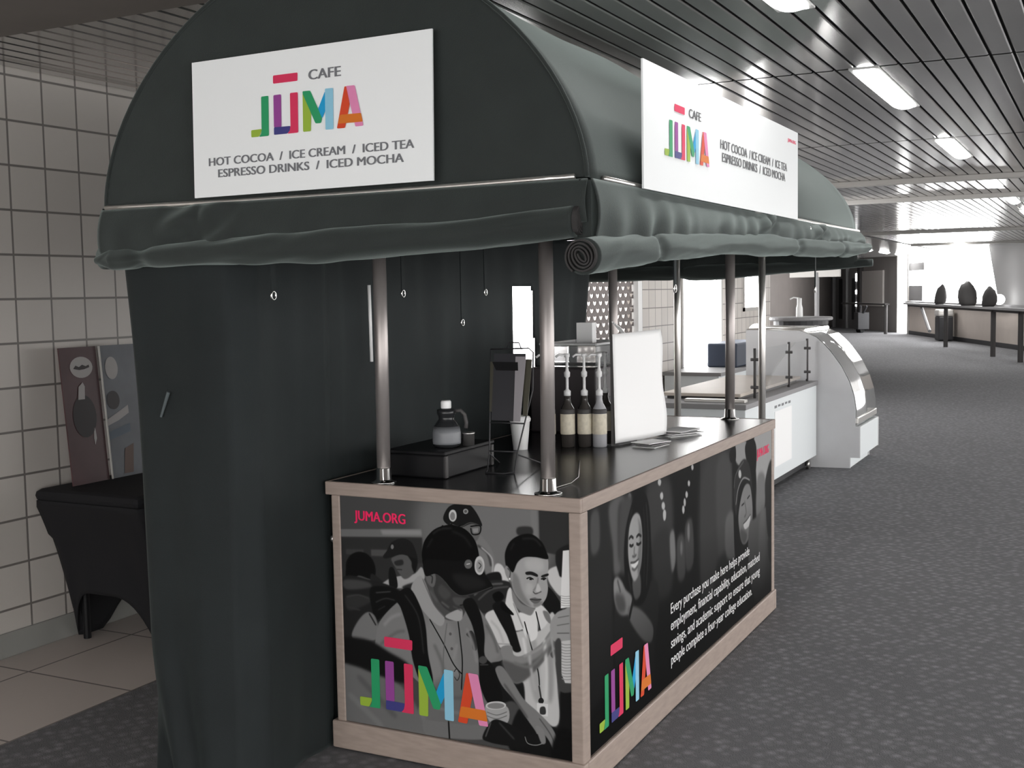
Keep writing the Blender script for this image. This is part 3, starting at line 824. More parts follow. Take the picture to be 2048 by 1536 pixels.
# ---------------------------------------------------------------- ceiling lamps
def ceiling_lamp(y0, label, dx=0.0):
    t = thing('ceiling_lamp', label, 'lamp', (0.385, y0 + 0.69, ZC - 0.05), 'ceiling lamps in a row along the slats')
    bm = B(); box(bm, 0.314, 0.456, y0, y0 + 1.38, ZC - 0.006, ZC + 0.01); link('lamp_frame', bm, M['lampframe'], t, bevel=0.002)
    bm = B(); N = 10
    def f(u, v):
        x = 0.385 + 0.134 * (u - 0.5) * (0.72 + 0.28 * min(1, min(v, 1 - v) * 7) ** 0.6); s = math.sin(math.pi * u) ** 0.7 * min(1, min(v, 1 - v) * 9) ** 0.5
        return (x, y0 + 0.006 + 1.368 * v, ZC - 0.0065 - 0.030 * s)
    grid(bm, f, N, 24); link('diffuser', bm, M['lamp_far'] if y0 > 20 else M['lamp'], t, smooth=True)
    t.location.x += dx
    return t
LN = ['ceiling lamp nearest the top edge, above the right sign', 'ceiling lamp second along the row, right of the right sign', 'ceiling lamp third along the row, above the display case', 'ceiling lamp fourth along the row, just past the first cross beam']
ys = [-9 + 0.5, -6.3, -3.3, -0.18, 2.56, 5.61, 8.84, 11.7, 14.76, 17.81]  # first three: unseen lamps added behind the camera, lighting the kiosk front
for i, y0 in enumerate(ys):
    ceiling_lamp(y0, LN[i - 3] if 3 <= i <= 6 else ('unseen ceiling lamp added behind the viewer' if i < 3 else 'small added far ceiling lamp beyond the second cross beam'))

for dx, y0 in ((0, 20.86), (0, 23.9), (0, 26.96), (-2.2, 20.86), (-2.2, 23.9), (-2.2, 26.96), (-2.2, 30.0), (-5.0, 23.9), (-5.0, 26.96), (-5.0, 30.0), (-5.0, 33.0), (-5.0, 36.0)):  # extra lamps added to brighten the far hall
    ceiling_lamp(y0, 'small added far ceiling lamp beyond the second cross beam', dx)

# ================================================================ KIOSK COUNTER
XL, YB, HC = -0.975, 2.40, 0.957
kc = thing('kiosk_counter', 'kiosk counter with wood trim, dark top and photo panels below the canopy', 'counter', (-0.48, 1.2, 0))
bm = B(); box(bm, XL + 0.012, -0.012, 0.012, YB - 0.012, HC - 0.04, HC); link('countertop', bm, M['laminate'], kc, label='dark glossy laminate countertop')
# wooden edging round the top, mitred ring
bm = B()
for (x0, x1, y0, y1) in ((XL, 0.0, 0.0, 0.014), (XL, 0.0, YB - 0.014, YB), (XL, XL + 0.014, 0.014, YB - 0.014), (-0.014, 0.0, 0.014, YB - 0.014)):
    box(bm, x0, x1, y0, y1, HC - 0.046, HC + 0.0012)
link('wood_edging', bm, M['wood'], kc, bevel=0.004)
for (x0, x1, y0, y1) in ((-0.955, -0.918, 0.006, 0.045), (-0.046, -0.002, 0.004, 0.06), (-0.04, -0.004, YB - 0.05, YB - 0.006), (-0.955, -0.918, YB - 0.05, YB - 0.006)):
    bm = B(); box(bm, x0, x1, y0, y1, 0.10, HC - 0.046); link('corner_post', bm, M['woodtrim'], kc, bevel=0.005)
bm = B(); box(bm, -0.93, -0.03, 0.03, YB - 0.02, 0.02, HC - 0.046); link('carcass', bm, M['black'], kc)
bm = B()
for (x0, x1, y0, y1) in ((-0.972, 0.004, -0.004, 0.03), (-0.972, 0.004, YB - 0.03, YB + 0.004), (-0.972, -0.94, 0.03, YB - 0.03), (-0.028, 0.004, 0.03, YB - 0.03)):
    box(bm, x0, x1, y0, y1, 0.006, 0.105)
link('plinth', bm, M['woodtrim'], kc, bevel=0.006, label='wooden bottom trim')
bm = B(); lathe(bm, [(0.0, 0), (0.012, 0.0), (0.014, 0.006), (0.010, 0.014), (0.0, 0.016)], (0, 0, 0), 14)
for v in bm.verts: v.co = Vector((XL + 0.022 - v.co.z, 0.02 + v.co.x, 0.752 + v.co.y))
link('door_knob', bm, M['steel'], kc, smooth=True)

def panel(name, pl, art, w, h, base, unit, gain, fade, label):
    img = paint(w, h, base, art, unit)
    if fade: img = fade(img)
    bm = B(); V = grid(bm, lambda u, v: pl.p(u, v, 0.0), 1, 1, uv=True)
    g = bmesh.ops.extrude_face_region(bm, geom=bm.faces[:])
    for e in g['geom']:
        if isinstance(e, bmesh.types.BMVert): e.co -= pl.n * 0.004
    return link(name, bm, print_mat(name + '_print', img, gain), kc, label=label)
GAIN_F, GAIN_S = 1.15, 0.8
plF = Plane((-0.918, 0.008, 0.107), (1, 0, 0), (0, 0, 1), 0.872, 0.805)
pf = panel('photo_panel', plF, ART_FRONT, 1000, 920, 60, 1.0 / 1.18, GAIN_F, None, 'printed panel: black and white photograph of young men in pale polo shirts and caps')
logo(plF, 0.071, 0.6553, 0.0796, 0.401, pf)
lettering('lettering', plF, [('JUMA.ORG', 0.069, 0.3056, 0.8965, 0.042)], M['pinktext'], pf, label='small pink web address')
plS = Plane((-0.008, 0.062, 0.107), (0, 1, 0), (0, 0, 1), 2.29, 0.805)
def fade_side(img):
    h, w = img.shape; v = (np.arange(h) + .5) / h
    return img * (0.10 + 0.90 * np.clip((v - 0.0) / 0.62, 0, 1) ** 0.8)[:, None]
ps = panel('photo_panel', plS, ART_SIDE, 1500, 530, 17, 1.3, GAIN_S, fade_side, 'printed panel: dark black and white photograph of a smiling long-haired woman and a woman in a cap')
logo(plS, 0.035, 0.2472, 0.0593, 0.3913, ps)
TX = [('Every purchase you make here helps provide', 0.3442, 0.8225, 0.331, 0.050), ('employment, financial capability, education, matched', 0.344, 0.8999, 0.250, 0.050),
      ('savings, and academic support to ensure that young', 0.344, 0.9007, 0.165, 0.050), ('people complete a four-year college education.', 0.344, 0.8403, 0.084, 0.050)]
lettering('lettering', plS, TX, M['whitetext'], ps, label='white printed sentence in four lines', bold=0.012)
lettering('web_address', plS, [('JUMA.ORG', 0.882, 0.9755, 0.868, 0.050)], M['pinktext'], ps, label='small pink web address')

# ================================================================ CANOPY
CX0, CX1, CY0, CY1, ZR = -1.53, 0.21, -0.41, 3.34, 1.907
CXM, HWD = (CX0 + CX1) / 2, (CX1 - CX0) / 2
can = thing('kiosk_canopy', 'dark green barrel-vaulted canvas canopy on steel posts over the counter', 'canopy', (-0.66, 1.46, HC))
def vault(u, y, inset=0.0):
    """u in -1..1 across the arch"""
    hgt = 0.72 - 0.12 * (y - CY0) / (CY1 - CY0)
    a = math.pi * (1 - u) / 2
    c, s = math.cos(a), math.sin(a); e = 2 / 1.75
    return (CXM + (HWD - inset) * math.copysign(abs(c) ** e, c), y, ZR + (hgt - inset) * abs(s) ** e)
bm = B()
def vf(u, v):
    y = CY0 + (CY1 - CY0) * v
    x, y, z = vault(-1 + 2 * u, y)
    n = 0.008 * N3(x * 3, y * 2.2, z * 3) - 0.018 * math.sin(math.pi * ((v * 3) % 1)) * math.sin(math.pi * u)
    d = Vector((x - CXM, 0, z - ZR + 0.1)).normalized()
    return (x + d.x * n, y, z + d.z * n)
grid(bm, vf, 56, 48)
solid(link('roof_fabric', bm, M['canvas'], can, smooth=True), 0.006, -1)
for yy, nm in ((CY0 + 0.003, 'end_panel'), (CY1 - 0.003, 'end_panel')):
    bm = B()
    arc = [vault(-1 + 2 * k / 56, yy, 0.004) for k in range(57)]
    ctr = [bm.verts.new((CXM + (p[0] - CXM) * f, yy + 0.006 * N3(p[0] * 4 * f, f * 3, yy), ZR + (p[2] - ZR) * f)) for f in (0.0,) for p in arc[:1]]
    rings = []
    for f in (0.25, 0.5, 0.75, 1.0):
        rings.append([bm.verts.new((CXM + (p[0] - CXM) * f, yy + (0.008 * N3(p[0] * 4 * f, f * 3, yy) if f < 1 else 0), ZR + (p[2] - ZR) * f)) for p in arc])
    for k in range(56): bm.faces.new((ctr[0], rings[0][k], rings[0][k + 1]))
    for A, C in zip(rings[:-1], rings[1:]):
        for k in range(56): bm.faces.new((A[k], A[k + 1], C[k + 1], C[k]))
    link(nm, bm, M['canvas'], can, smooth=True)
# piping along the near arch edge
bm = B(); tube(bm, [vault(-1 + 2 * k / 48, CY0, -0.002) for k in range(49)], 0.006, 8); link('piping', bm, M['canvas'], can, smooth=True)
# aluminium rails
for pts in (((CX0 + 0.01, CY0 - 0.012, ZR), (CX1 - 0.03, CY0 - 0.012, ZR)), ((CX1 + 0.012, CY0 + 0.09, ZR), (CX1 + 0.012, CY1, ZR))):
    bm = B(); a, b = Vector(pts[0]), Vector(pts[1])
    n = 14
    pp = [a.lerp(b, k / n) - Vector((0, 0, 0.006 * math.sin(math.pi * k / n))) for k in range(n + 1)]
    tube(bm, pp, 0.0085, 10); link('rail', bm, M['rail'], can, smooth=True)
# gathered valances under the rails
def valance(name, f_top, f_bot, out, seed, L, gathers, nu=150, amp=1.0):
    bm = B()
    def f(u, v):
        a = Vector(f_top(u)); b = Vector(f_bot(u)); p = a.lerp(b, v)
        s = u * L
        w = 0.006 * amp * v * N3(s * 9 + seed, v * 1.2, seed) + 0.010 * v * math.sin(s * 31 + 9 * N3(s * 1.6, seed, 0)) * amp * abs(N3(s * 1.3, seed, 2)) * 2 + 0.016 * amp * v * N3(s * 4 + v * 0.8, v * 1.3, seed + 5)
        for g in gathers:
            d = s - g; w += 0.022 * math.sin(min(1, abs(d) * 6) * math.pi) * math.sin(14 * d + 7 * v) * math.exp(-(d / 0.16) ** 2)
            w -= 0.02 * math.exp(-(d / 0.03) ** 2) * v
        return p + Vector(out) * (0.012 + w + 0.016 * math.sin(math.pi * v))
    grid(bm, f, nu, 14)
    return solid(link(name, bm, M['canvas'], can, smooth=True), 0.003)
def flap_roll(name, pts, rads, seed, gathers, seg=28, n=160):
    """rolled up canvas: a tube with wrinkles"""
    bm = B(); P = [Vector(p) for p in pts]; rings = []
    tot = (P[-1] - P[0]).length
    for i in range(n + 1):
        t = i / n * (len(P) - 1); k = min(int(t), len(P) - 2); fr = t - k
        c = P[k].lerp(P[k + 1], fr); r = rads[k] + (rads[k + 1] - rads[k]) * fr; s = i / n * tot
        d = (P[-1] - P[0]).normalized(); a = Vector((0, 0, 1)); b = d.cross(a)
        g = sum(math.exp(-((s - q) / 0.035) ** 2) for q in gathers)
        ring = []
        for j in range(seg):
            th = 2 * math.pi * j / seg
            wr = 0.22 * N3(s * 3.2 + seed + 0.8 * math.sin(th), math.cos(th) * 1.2, math.sin(th) * 1.2) + 0.09 * N3(s * 11 + 2.2 * th, seed, th * 0.5) * (0.4 + g) + 0.09 * math.sin(s * 30 + 3 * th + 8 * N3(s * 1.5, seed, 0)) * (max(0, N3(s * 1.7, seed, 1)) * 1.6 + 0.7 * g)
            rr = r * (1 + wr * min(1, min(i, n - i) / 14) - 0.30 * g)
            ring.append(bm.verts.new(c + (a * math.cos(th) + b * math.sin(th)) * rr))
        rings.append(ring)
    for A, C in zip(rings[:-1], rings[1:]):
        for k in range(seg): bm.faces.new((A[k], A[(k + 1) % seg], C[(k + 1) % seg], C[k]))
    bm.faces.new(rings[0]); bm.faces.new(rings[-1][::-1])
    return link(name, bm, M['canvas'], can, smooth=True)
def roll_end(c, ax, r, par, sq=1.0, tilt=0.0):
    """spiral end of a rolled flap: wound layers of canvas with a flattened hole"""
    ax = Vector(ax).normalized(); a = Vector((0, 0, 1)); b = ax.cross(a); bm = B(); c = Vector(c)
    pts = []
    n = 130; turns = 4.2
    for i in range(n):
        f = i / (n - 1); th = f * turns * 2 * math.pi + 0.6; rr = r * (0.30 + 0.66 * f)
        fl = 1 - 0.62 * (1 - f) ** 1.6
        u, v = math.cos(th) * rr, math.sin(th) * rr * fl
        u, v = u * math.cos(tilt) - v * math.sin(tilt), u * math.sin(tilt) + v * math.cos(tilt)
        pts.append(c + a * u + b * (v * sq))
    A = [bm.verts.new(p - ax * 0.0) for p in pts]; C = [bm.verts.new(p + ax * 0.014) for p in pts]
    for k in range(n - 1): bm.faces.new((A[k], A[k + 1], C[k + 1], C[k]))
    o = link('roll_end', bm, M['canvas_edge'], par, label='wound end of the rolled flap'); solid(o, r * 0.10); return o
Lf = CX1 - CX0
valance('front_valance', lambda u: (CX0 + (Lf + 0.012) * u, CY0 - 0.010, ZR - 0.008), lambda u: (CX0 - 0.01 + (Lf + 0.022) * u, CY0 - 0.02, 1.755 + 0.03 * u), (0, -1, 0), 1.3, Lf, (0.42,), amp=0.6)
fr_pts = [(CX0 - 0.035, -0.43, 1.735), (CX0 + 0.05, -0.43, 1.737), (-1.1, -0.44, 1.745), (-0.6, -0.44, 1.752), (-0.1, -0.44, 1.768), (0.19, -0.44, 1.788)]
fr = flap_roll('rolled_flap', fr_pts, [0.012, 0.036, 0.040, 0.046, 0.046, 0.043], 5.1, (0.47,))
roll_end((0.192, -0.44, 1.789), (1, 0, 0), 0.043, fr, 0.8, 0.5)
Ls = CY1 - CY0
valance('side_valance', lambda u: (CX1 + 0.010, CY0 - 0.022 + (Ls + 0.022) * u, ZR - 0.008), lambda u: (CX1 + 0.022, CY0 - 0.025 + (Ls + 0.025) * u, 1.735 + 0.09 * u), (1, 0, 0), 8.7, Ls, (1.75, 2.7), 260)
sd_pts = [(0.243, -0.515, 1.692), (0.243, 0.03, 1.728), (0.243, 0.69, 1.76), (0.243, 1.3, 1.772), (0.243, 2.2, 1.785), (0.243, 3.0, 1.80), (0.243, 3.5, 1.822)]
sr = flap_roll('rolled_flap', sd_pts, [0.048, 0.044, 0.036, 0.042, 0.040, 0.042, 0.024], 2.2, (0.62, 2.35, 3.1), n=300)
roll_end((0.243, -0.517, 1.692), (0, -1, 0), 0.047, sr, 1.0, 0.7)
valance('rear_valance', lambda u: (CX0 - 0.005, CY0 + Ls * u, ZR), lambda u: (CX0 - 0.015, CY0 + Ls * u, 1.745), (-1, 0, 0), 4.2, Ls, (1.2,), 120)
flap_roll('rolled_flap', [(CX0 - 0.02, CY0, 1.745), (CX0 - 0.02, 1.5, 1.74), (CX0 - 0.02, CY1 + 0.1, 1.75)], [0.04, 0.045, 0.04], 7.0, (1.1, 2.4))
valance('end_valance', lambda u: (CX0 + Lf * u, CY1 + 0.004, ZR), lambda u: (CX0 + Lf * u, CY1 + 0.01, 1.72), (0, 1, 0), 6.6, Lf, (0.8,), 90)
flap_roll('rolled_flap', [(CX0, CY1 + 0.03, 1.70), (-0.6, CY1 + 0.03, 1.705), (CX1 + 0.08, CY1 + 0.05, 1.735)], [0.04, 0.045, 0.02], 3.0, (0.7,), n=80)
bm = B(); tube(bm, [(CX1 - 0.01, CY0 - 0.02, ZR - 0.01), (CX1, CY0 - 0.024, 1.86), (CX1 - 0.004, CY0 - 0.022, 1.80)], 0.006, 8); link('corner_lacing', bm, M['black'], can)
bm = B(); box(bm, CX1 - 0.03, CX1 + 0.021, CY0 - 0.022, CY0 + 0.04, 1.74, ZR - 0.012); link('corner_flap', bm, M['canvas'], can)
# snap studs on the valances
for p, n in [((-0.26, CY0 - 0.03, 1.865), 0), ((-1.15, CY0 - 0.03, 1.87), 0), ((0.245, 1.33, 1.865), 1), ((0.245, 2.05, 1.868), 1), ((0.245, 3.3, 1.85), 1)]:
    bm = B(); lathe(bm, [(0.009, 0), (0.009, 0.004), (0.005, 0.007), (0, 0.007)], (0, 0, 0), 12)
    for v in bm.verts:
        c = v.co.copy(); v.co = Vector(p) + (Vector((c.x, -c.z, c.y)) if n == 0 else Vector((c.z, c.x, c.y)))
    link('snap_stud', bm, M['chrome'], can, smooth=True)
# steel posts with flanged feet
POSTS = [(-0.762, 0.057, HC), (-0.134, 0.055, HC), (-0.208, 2.335, HC), (-0.83, 2.335, HC), (-0.806, 3.28, 0.0), (-0.30, 3.28, 0.0)]
for i, (x, y, z0) in enumerate(POSTS):
    bm = B(); tube(bm, [(x - 0.004, y, z0), (x, y, 1.4), (x, y, 1.93)], 0.0235 if i < 4 else 0.02, 20)
    po = link('post', bm, M['post'] if i < 4 else M['rail'], can, smooth=True)
    bm = B(); lathe(bm, [(0.045, 0), (0.045, 0.004), (0.030, 0.008), (0.027, 0.012), (0.0255, 0.05), (0.0235, 0.053)], (x - 0.004, y, z0), 20); link('flange', bm, M['chrome'], po, smooth=True)
# inner frame tubes
for y in (0.056, 2.335, 3.28):
    bm = B(); tube(bm, [(CX0 + 0.02, y, 1.93), (CX1 - 0.02, y, 1.93)], 0.014, 10); link('cross_tube', bm, M['steel'], can, smooth=True)
for x in (-0.45, -0.85):
    bm = B(); tube(bm, [(x, CY0 + 0.02, 1.945), (x, CY1 - 0.02, 1.945)], 0.012, 10); link('long_tube', bm, M['steel'], can, smooth=True)
# hanging tie straps with rings
for (x, y, zb) in ((-0.885, -0.36, 1.615), (-0.86, 0.36, 1.615), (-0.86, 0.80, 1.495), (-0.86, 1.0, 1.615), (0.15, 0.47, 1.615), (0.16, 2.55, 1.60)):
    bm = B(); box(bm, x - 0.002, x + 0.002, y - 0.011, y + 0.011, zb, 1.93)
    st = link('tie_strap', bm, M['canvas_dark'], can)
    bm = B(); tube(bm, [(x, y + 0.011 * math.cos(a * math.pi / 8), zb - 0.008 + 0.013 * math.sin(a * math.pi / 8)) for a in range(16)], 0.003, 6, closed=True); link('ring', bm, M['chrome'], st, smooth=True)

# ---------------------------------------------------------------- canvas curtain closing the left and back of the kiosk
cur = thing('canvas_curtain', 'dark green canvas curtain hanging to the floor left of the counter', 'curtain', (-1.2, -0.4, 0))
bm = B()
path = [(-1.50, 0.6), (-1.50, 0.0), (-1.515, -0.34), (-1.475, -0.40), (-1.2, -0.405), (-1.06, -0.39), (-1.005, -0.30), (-0.995, -0.1), (-0.995, 0.6), (-0.99, 1.2), (-0.985, 2.0), (-0.97, 2.40)]
seg = [0]
for a, b in zip(path[:-1], path[1:]): seg.append(seg[-1] + math.dist(a, b))
TOT = seg[-1]
def at_path(s):
    s = min(max(s, 0), TOT)
    for k in range(len(path) - 1):
        if s <= seg[k + 1] + 1e-9:
            f = (s - seg[k]) / (seg[k + 1] - seg[k]); a, b = Vector(path[k]), Vector(path[k + 1]); return a.lerp(b, f), (b - a).normalized()
def curtain(u, v):
    s = u * TOT; p, d = at_path(s); p2, d2 = at_path(min(s + 0.05, TOT)); d = (d + d2).normalized(); n = Vector((d.y, -d.x))
    z = 1.86 * (1 - v)
    front = math.exp(-((s - 1.25) / 0.5) ** 2)
    back = 1 if s > 2.0 else 0.35
    w = 0.010 * math.sin(s * 21 + 2 * N3(s * 2, 0, 1)) * (0.5 + v * 0.3) * back + 0.020 * N3(s * 2.2, z * 0.8, 3) + 0.006 * N3(s * 9, z * 1.2, 7)
    if s > 1.9: w -= 0.012
    x, y = p.x + n.x * w, p.y + n.y * w
    # the front drop leans out and in towards the floor
    k = v ** 1.5
    y -= 0.12 * k * front
    if s < 1.75: x += 0.19 * v ** 1.15 * min(1, (1.75 - s) / 0.75) + 0.030 * math.sin(v * 5) * math.exp(-((s - 0.95) / 0.12) ** 2) * v
    # gathered folds at the left hem
    g = max(0, v - 0.72) / 0.28
    y -= g * 0.035 * math.sin(s * 34 + z * 7) * math.exp(-((s - 1.05) / 0.18) ** 2)
    # slanted free edge at the far end
    if s > TOT - 0.9: 
        e = (s - (TOT - 0.9)) / 0.9; y -= 0.34 * e * v * 1.3
    return (x, y, max(z, 0.004 + 0.002 * math.sin(s * 9)))
grid(bm, curtain, 240, 90)
# slit through which the bright room beyond shows
dele = []
for f in bm.faces:
    c = f.calc_center_median()
    if c.x > -1.1 and 1.52 < c.y < 1.74 and 1.24 < c.z < 1.63 : dele.append(f)
bmesh.ops.delete(bm, geom=dele, context='FACES')
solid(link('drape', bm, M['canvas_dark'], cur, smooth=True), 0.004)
bm = B(); tube(bm, [(-0.955, 0.283, 1.36), (-0.955, 0.279, 1.64)], 0.006, 10); link('highlight_strip', bm, M['white'], cur, smooth=True)  # added white strip, imitates a bright highlight beside the left post
bm = B(); tube(bm, [(-1.302, -0.436, 1.218), (-1.267, -0.434, 1.30)], [0.004, 0.006], 8)
link('scuff_mark', bm, mat('scuff', S(84, 92, 94), 0.8), cur, label='pale scuff mark')

# ================================================================ SIGNS
def sign(name, pl, label, thick=0.006):
    t = thing(name, label, 'sign', tuple(pl.p(0.5, 0, -thick)))
    bm = B(); V = [bm.verts.new(pl.p(u, v, d)) for d in (-thick, 0) for u, v in ((0, 0), (1, 0), (1, 1), (0, 1))]
    for f in ((0, 3, 2, 1), (4, 5, 6, 7), (0, 1, 5, 4), (1, 2, 6, 5), (2, 3, 7, 6), (3, 0, 4, 7)): bm.faces.new([V[i] for i in f])
    link('board', bm, M['signwhite'], t); return t
pL = Plane((-1.113, -0.447, 1.9165), (1, 0, 0.004), (0.004, 0.02, 1), 0.872, 0.419)
s1 = sign('cafe_sign', pL, 'white cafe sign with colourful logo and grey menu text on the arched canopy end')
logo(pL, 0.2646, 0.7353, 0.4048, 0.8281, s1)
lettering('lettering', pL, [('CAFE', 0.515, 0.6458, 0.7655, 0.068), ('HOT COCOA  /  ICE CREAM  /  ICED TEA', 0.072, 0.929, 0.227, 0.058), ('ESPRESSO DRINKS  /  ICED MOCHA', 0.1136, 0.889, 0.139, 0.058)], M['greytext'], s1, label='grey capital letters')
pR = Plane((0.25, -0.086, 1.896), (0, 1, 0), (0, 0, 1), 1.886, 0.37)
s2 = sign('cafe_sign', pR, 'long white cafe sign with colourful logo and small grey menu text along the canopy side')
logo(pR, 0.0938, 0.3274, 0.3034, 0.7504, s2)
lettering('lettering', pR, [('CAFE', 0.2177, 0.2821, 0.684, 0.076), ('HOT COCOA  / ICE CREAM  /  ICE TEA', 0.398, 0.8951, 0.513, 0.084), ('ESPRESSO DRINKS  /  ICED MOCHA', 0.4084, 0.8793, 0.396, 0.084)], M['darktext'], s2, label='dark grey capital letters')
lettering('web_address', pR, [('JUMA.ORG', 0.903, 0.977, 0.853, 0.037)], M['pinktext'], s2, label='tiny pink web address')

# ================================================================ THINGS ON THE COUNTER
# black box with the jug on it
bxo = thing('storage_box', 'low black box on the counter behind the left post, jug on its lid', 'box', (-0.71, 0.42, HC))
ang = R(0)
bm = B(); box(bm, -0.835, -0.60, 0.19, 0.55, HC, HC + 0.082); link('body', bm, M['black'], bxo, bevel=0.006)
bm = B(); box(bm, -0.84, -0.595, 0.185, 0.555, HC + 0.082, HC + 0.096); link('lid', bm, M['black'], bxo, bevel=0.004)
bm = B(); box(bm, -0.6, -0.594, 0.19, 0.205, HC + 0.004, HC + 0.08); link('corner_strip', bm, M['darkgrey'], bxo)
bm = B(); box(bm, -0.6, -0.594, 0.53, 0.545, HC + 0.004, HC + 0.08); link('corner_strip', bm, M['darkgrey'], bxo)
jz = HC + 0.096
jug = thing('jug', 'small dark handled jug with a white cap standing on the black box', 'jug', (-0.665, 0.32, jz))
bm = B(); lathe(bm, [(0.044, 0), (0.050, 0.008), (0.050, 0.05), (0.046, 0.075), (0.034, 0.092), (0.028, 0.10), (0.030, 0.112), (0.034, 0.12), (0.034, 0.135), (0.02, 0.14)], (-0.665, 0.32, jz), 28); link('body', bm, mat('jug_dark', (0.02, 0.021, 0.023), 0.22), jug, smooth=True)
bm = B(); lathe(bm, [(0.0505, 0.012), (0.0512, 0.02), (0.0512, 0.05), (0.047, 0.076), (0.0465, 0.075)], (-0.665, 0.32, jz), 28); link('label_band', bm, mat('jug_label', S(120, 122, 126), 0.4), jug, smooth=True)
bm = B(); lathe(bm, [(0.017, 0.138), (0.019, 0.142), (0.019, 0.162), (0.016, 0.168), (0, 0.168)], (-0.665, 0.32, jz), 20); link('cap', bm, M['white'], jug, smooth=True)
hd = Vector((0.82, 0.55, 0)).normalized(); c = Vector((-0.665, 0.32, jz))
bm = B(); tube(bm, [c + hd * 0.03 + Vector((0, 0, .128)), c + hd * 0.052 + Vector((0, 0, .130)), c + hd * 0.066 + Vector((0, 0, .115)), c + hd * 0.072 + Vector((0, 0, .085)), c + hd * 0.070 + Vector((0, 0, .065))], 0.007, 10); link('handle', bm, M['darkgrey'], jug, smooth=True)
tin = thing('small_tin', 'small shiny tin beside the jug on the black box', 'tin', (-0.60, 0.36, jz))
bm = B(); lathe(bm, [(0.022, 0), (0.022, 0.04), (0.024, 0.042), (0.024, 0.048), (0, 0.05)], (-0.612, 0.385, jz), 20); link('can', bm, M['steel'], tin, smooth=True)

# wire rack with leaflet cards
rk = thing('wire_rack', 'wire display rack holding leaflets, left of the right front post', 'rack', (-0.48, 0.45, HC))
bm = B()
def W3(pts): tube(bm, pts, 0.0028, 6)
W3([(-0.585, 0.52, 1.395), (-0.575, 0.49, 1.25), (-0.545, 0.42, 1.03), (-0.545, 0.40, HC + 0.004), (-0.53, 0.36, HC + 0.003), (-0.455, 0.36, HC + 0.003), (-0.435, 0.40, HC + 0.004), (-0.435, 0.43, 1.03), (-0.40, 0.49, 1.25), (-0.41, 0.52, 1.385), (-0.43, 0.525, 1.40), (-0.585, 0.52, 1.395)])
W3([(-0.545, 0.42, 1.03), (-0.435, 0.43, 1.03)]); W3([(-0.56, 0.455, 1.13), (-0.42, 0.46, 1.13)]); W3([(-0.545, 0.42, 1.02), (-0.60, 0.60, HC + 0.003)]); W3([(-0.435, 0.43, 1.02), (-0.42, 0.62, HC + 0.003)])
W3([(-0.52, 0.525, 1.395), (-0.51, 0.525, 1.42), (-0.47, 0.525, 1.42), (-0.46, 0.525, 1.395)])
link('wire_frame', bm, M['charcoal'], rk, smooth=True)
def leaf(x0, x1, z0, z1, m, name, dy=0.0):
    bm = B(); f = lambda z: 0.40 + (z - 1.0) * 0.29 + dy
    V = [bm.verts.new(p) for p in ((x0 + 0.02 * (1.4 - z0) * 2 * 0, f(z0), z0), (x1, f(z0), z0), (x1 - 0.005, f(z1), z1), (x0 - 0.02, f(z1), z1))]
    bm.faces.new(V); return solid(link(name, bm, m, rk), 0.003)
leaf(-0.545, -0.43, 1.14, 1.38, mat('leaflet_dark', S(52, 52, 56), 0.4), 'leaflet', 0.0)
leaf(-0.452, -0.425, 1.14, 1.37, mat('leaflet_pale', S(150, 146, 150), 0.4), 'leaflet', -0.006)
leaf(-0.56, -0.545, 1.17, 1.35, mat('leaflet_olive', S(74, 72, 62), 0.4), 'leaflet', 0.006)
leaf(-0.422, -0.405, 1.16, 1.36, mat('leaflet_olive', S(74, 72, 62), 0.4), 'leaflet', 0.006)
leaf(-0.545, -0.455, 1.32, 1.35, M['black'], 'clip', -0.008)
# tall cup in front of the rack's back legs
cup = thing('paper_cup', 'pale paper cup standing behind the wire rack', 'cup', (-0.70, 0.98, HC))
bm = B(); lathe(bm, [(0.030, 0), (0.030, 0.004), (0.041, 0.115), (0.044, 0.118), (0.044, 0.122), (0.040, 0.122), (0.036, 0.115), (0.026, 0.008), (0, 0.008)], (-0.70, 0.98, HC), 28); link('cup_body', bm, M['white'], cup, smooth=True)
bm = B(); lathe(bm, [(0.0445, 0.122), (0.0455, 0.126), (0.040, 0.138), (0.036, 0.140), (0, 0.140)], (-0.70, 0.98, HC), 28); link('cup_lid', bm, M['white'], cup, smooth=True)

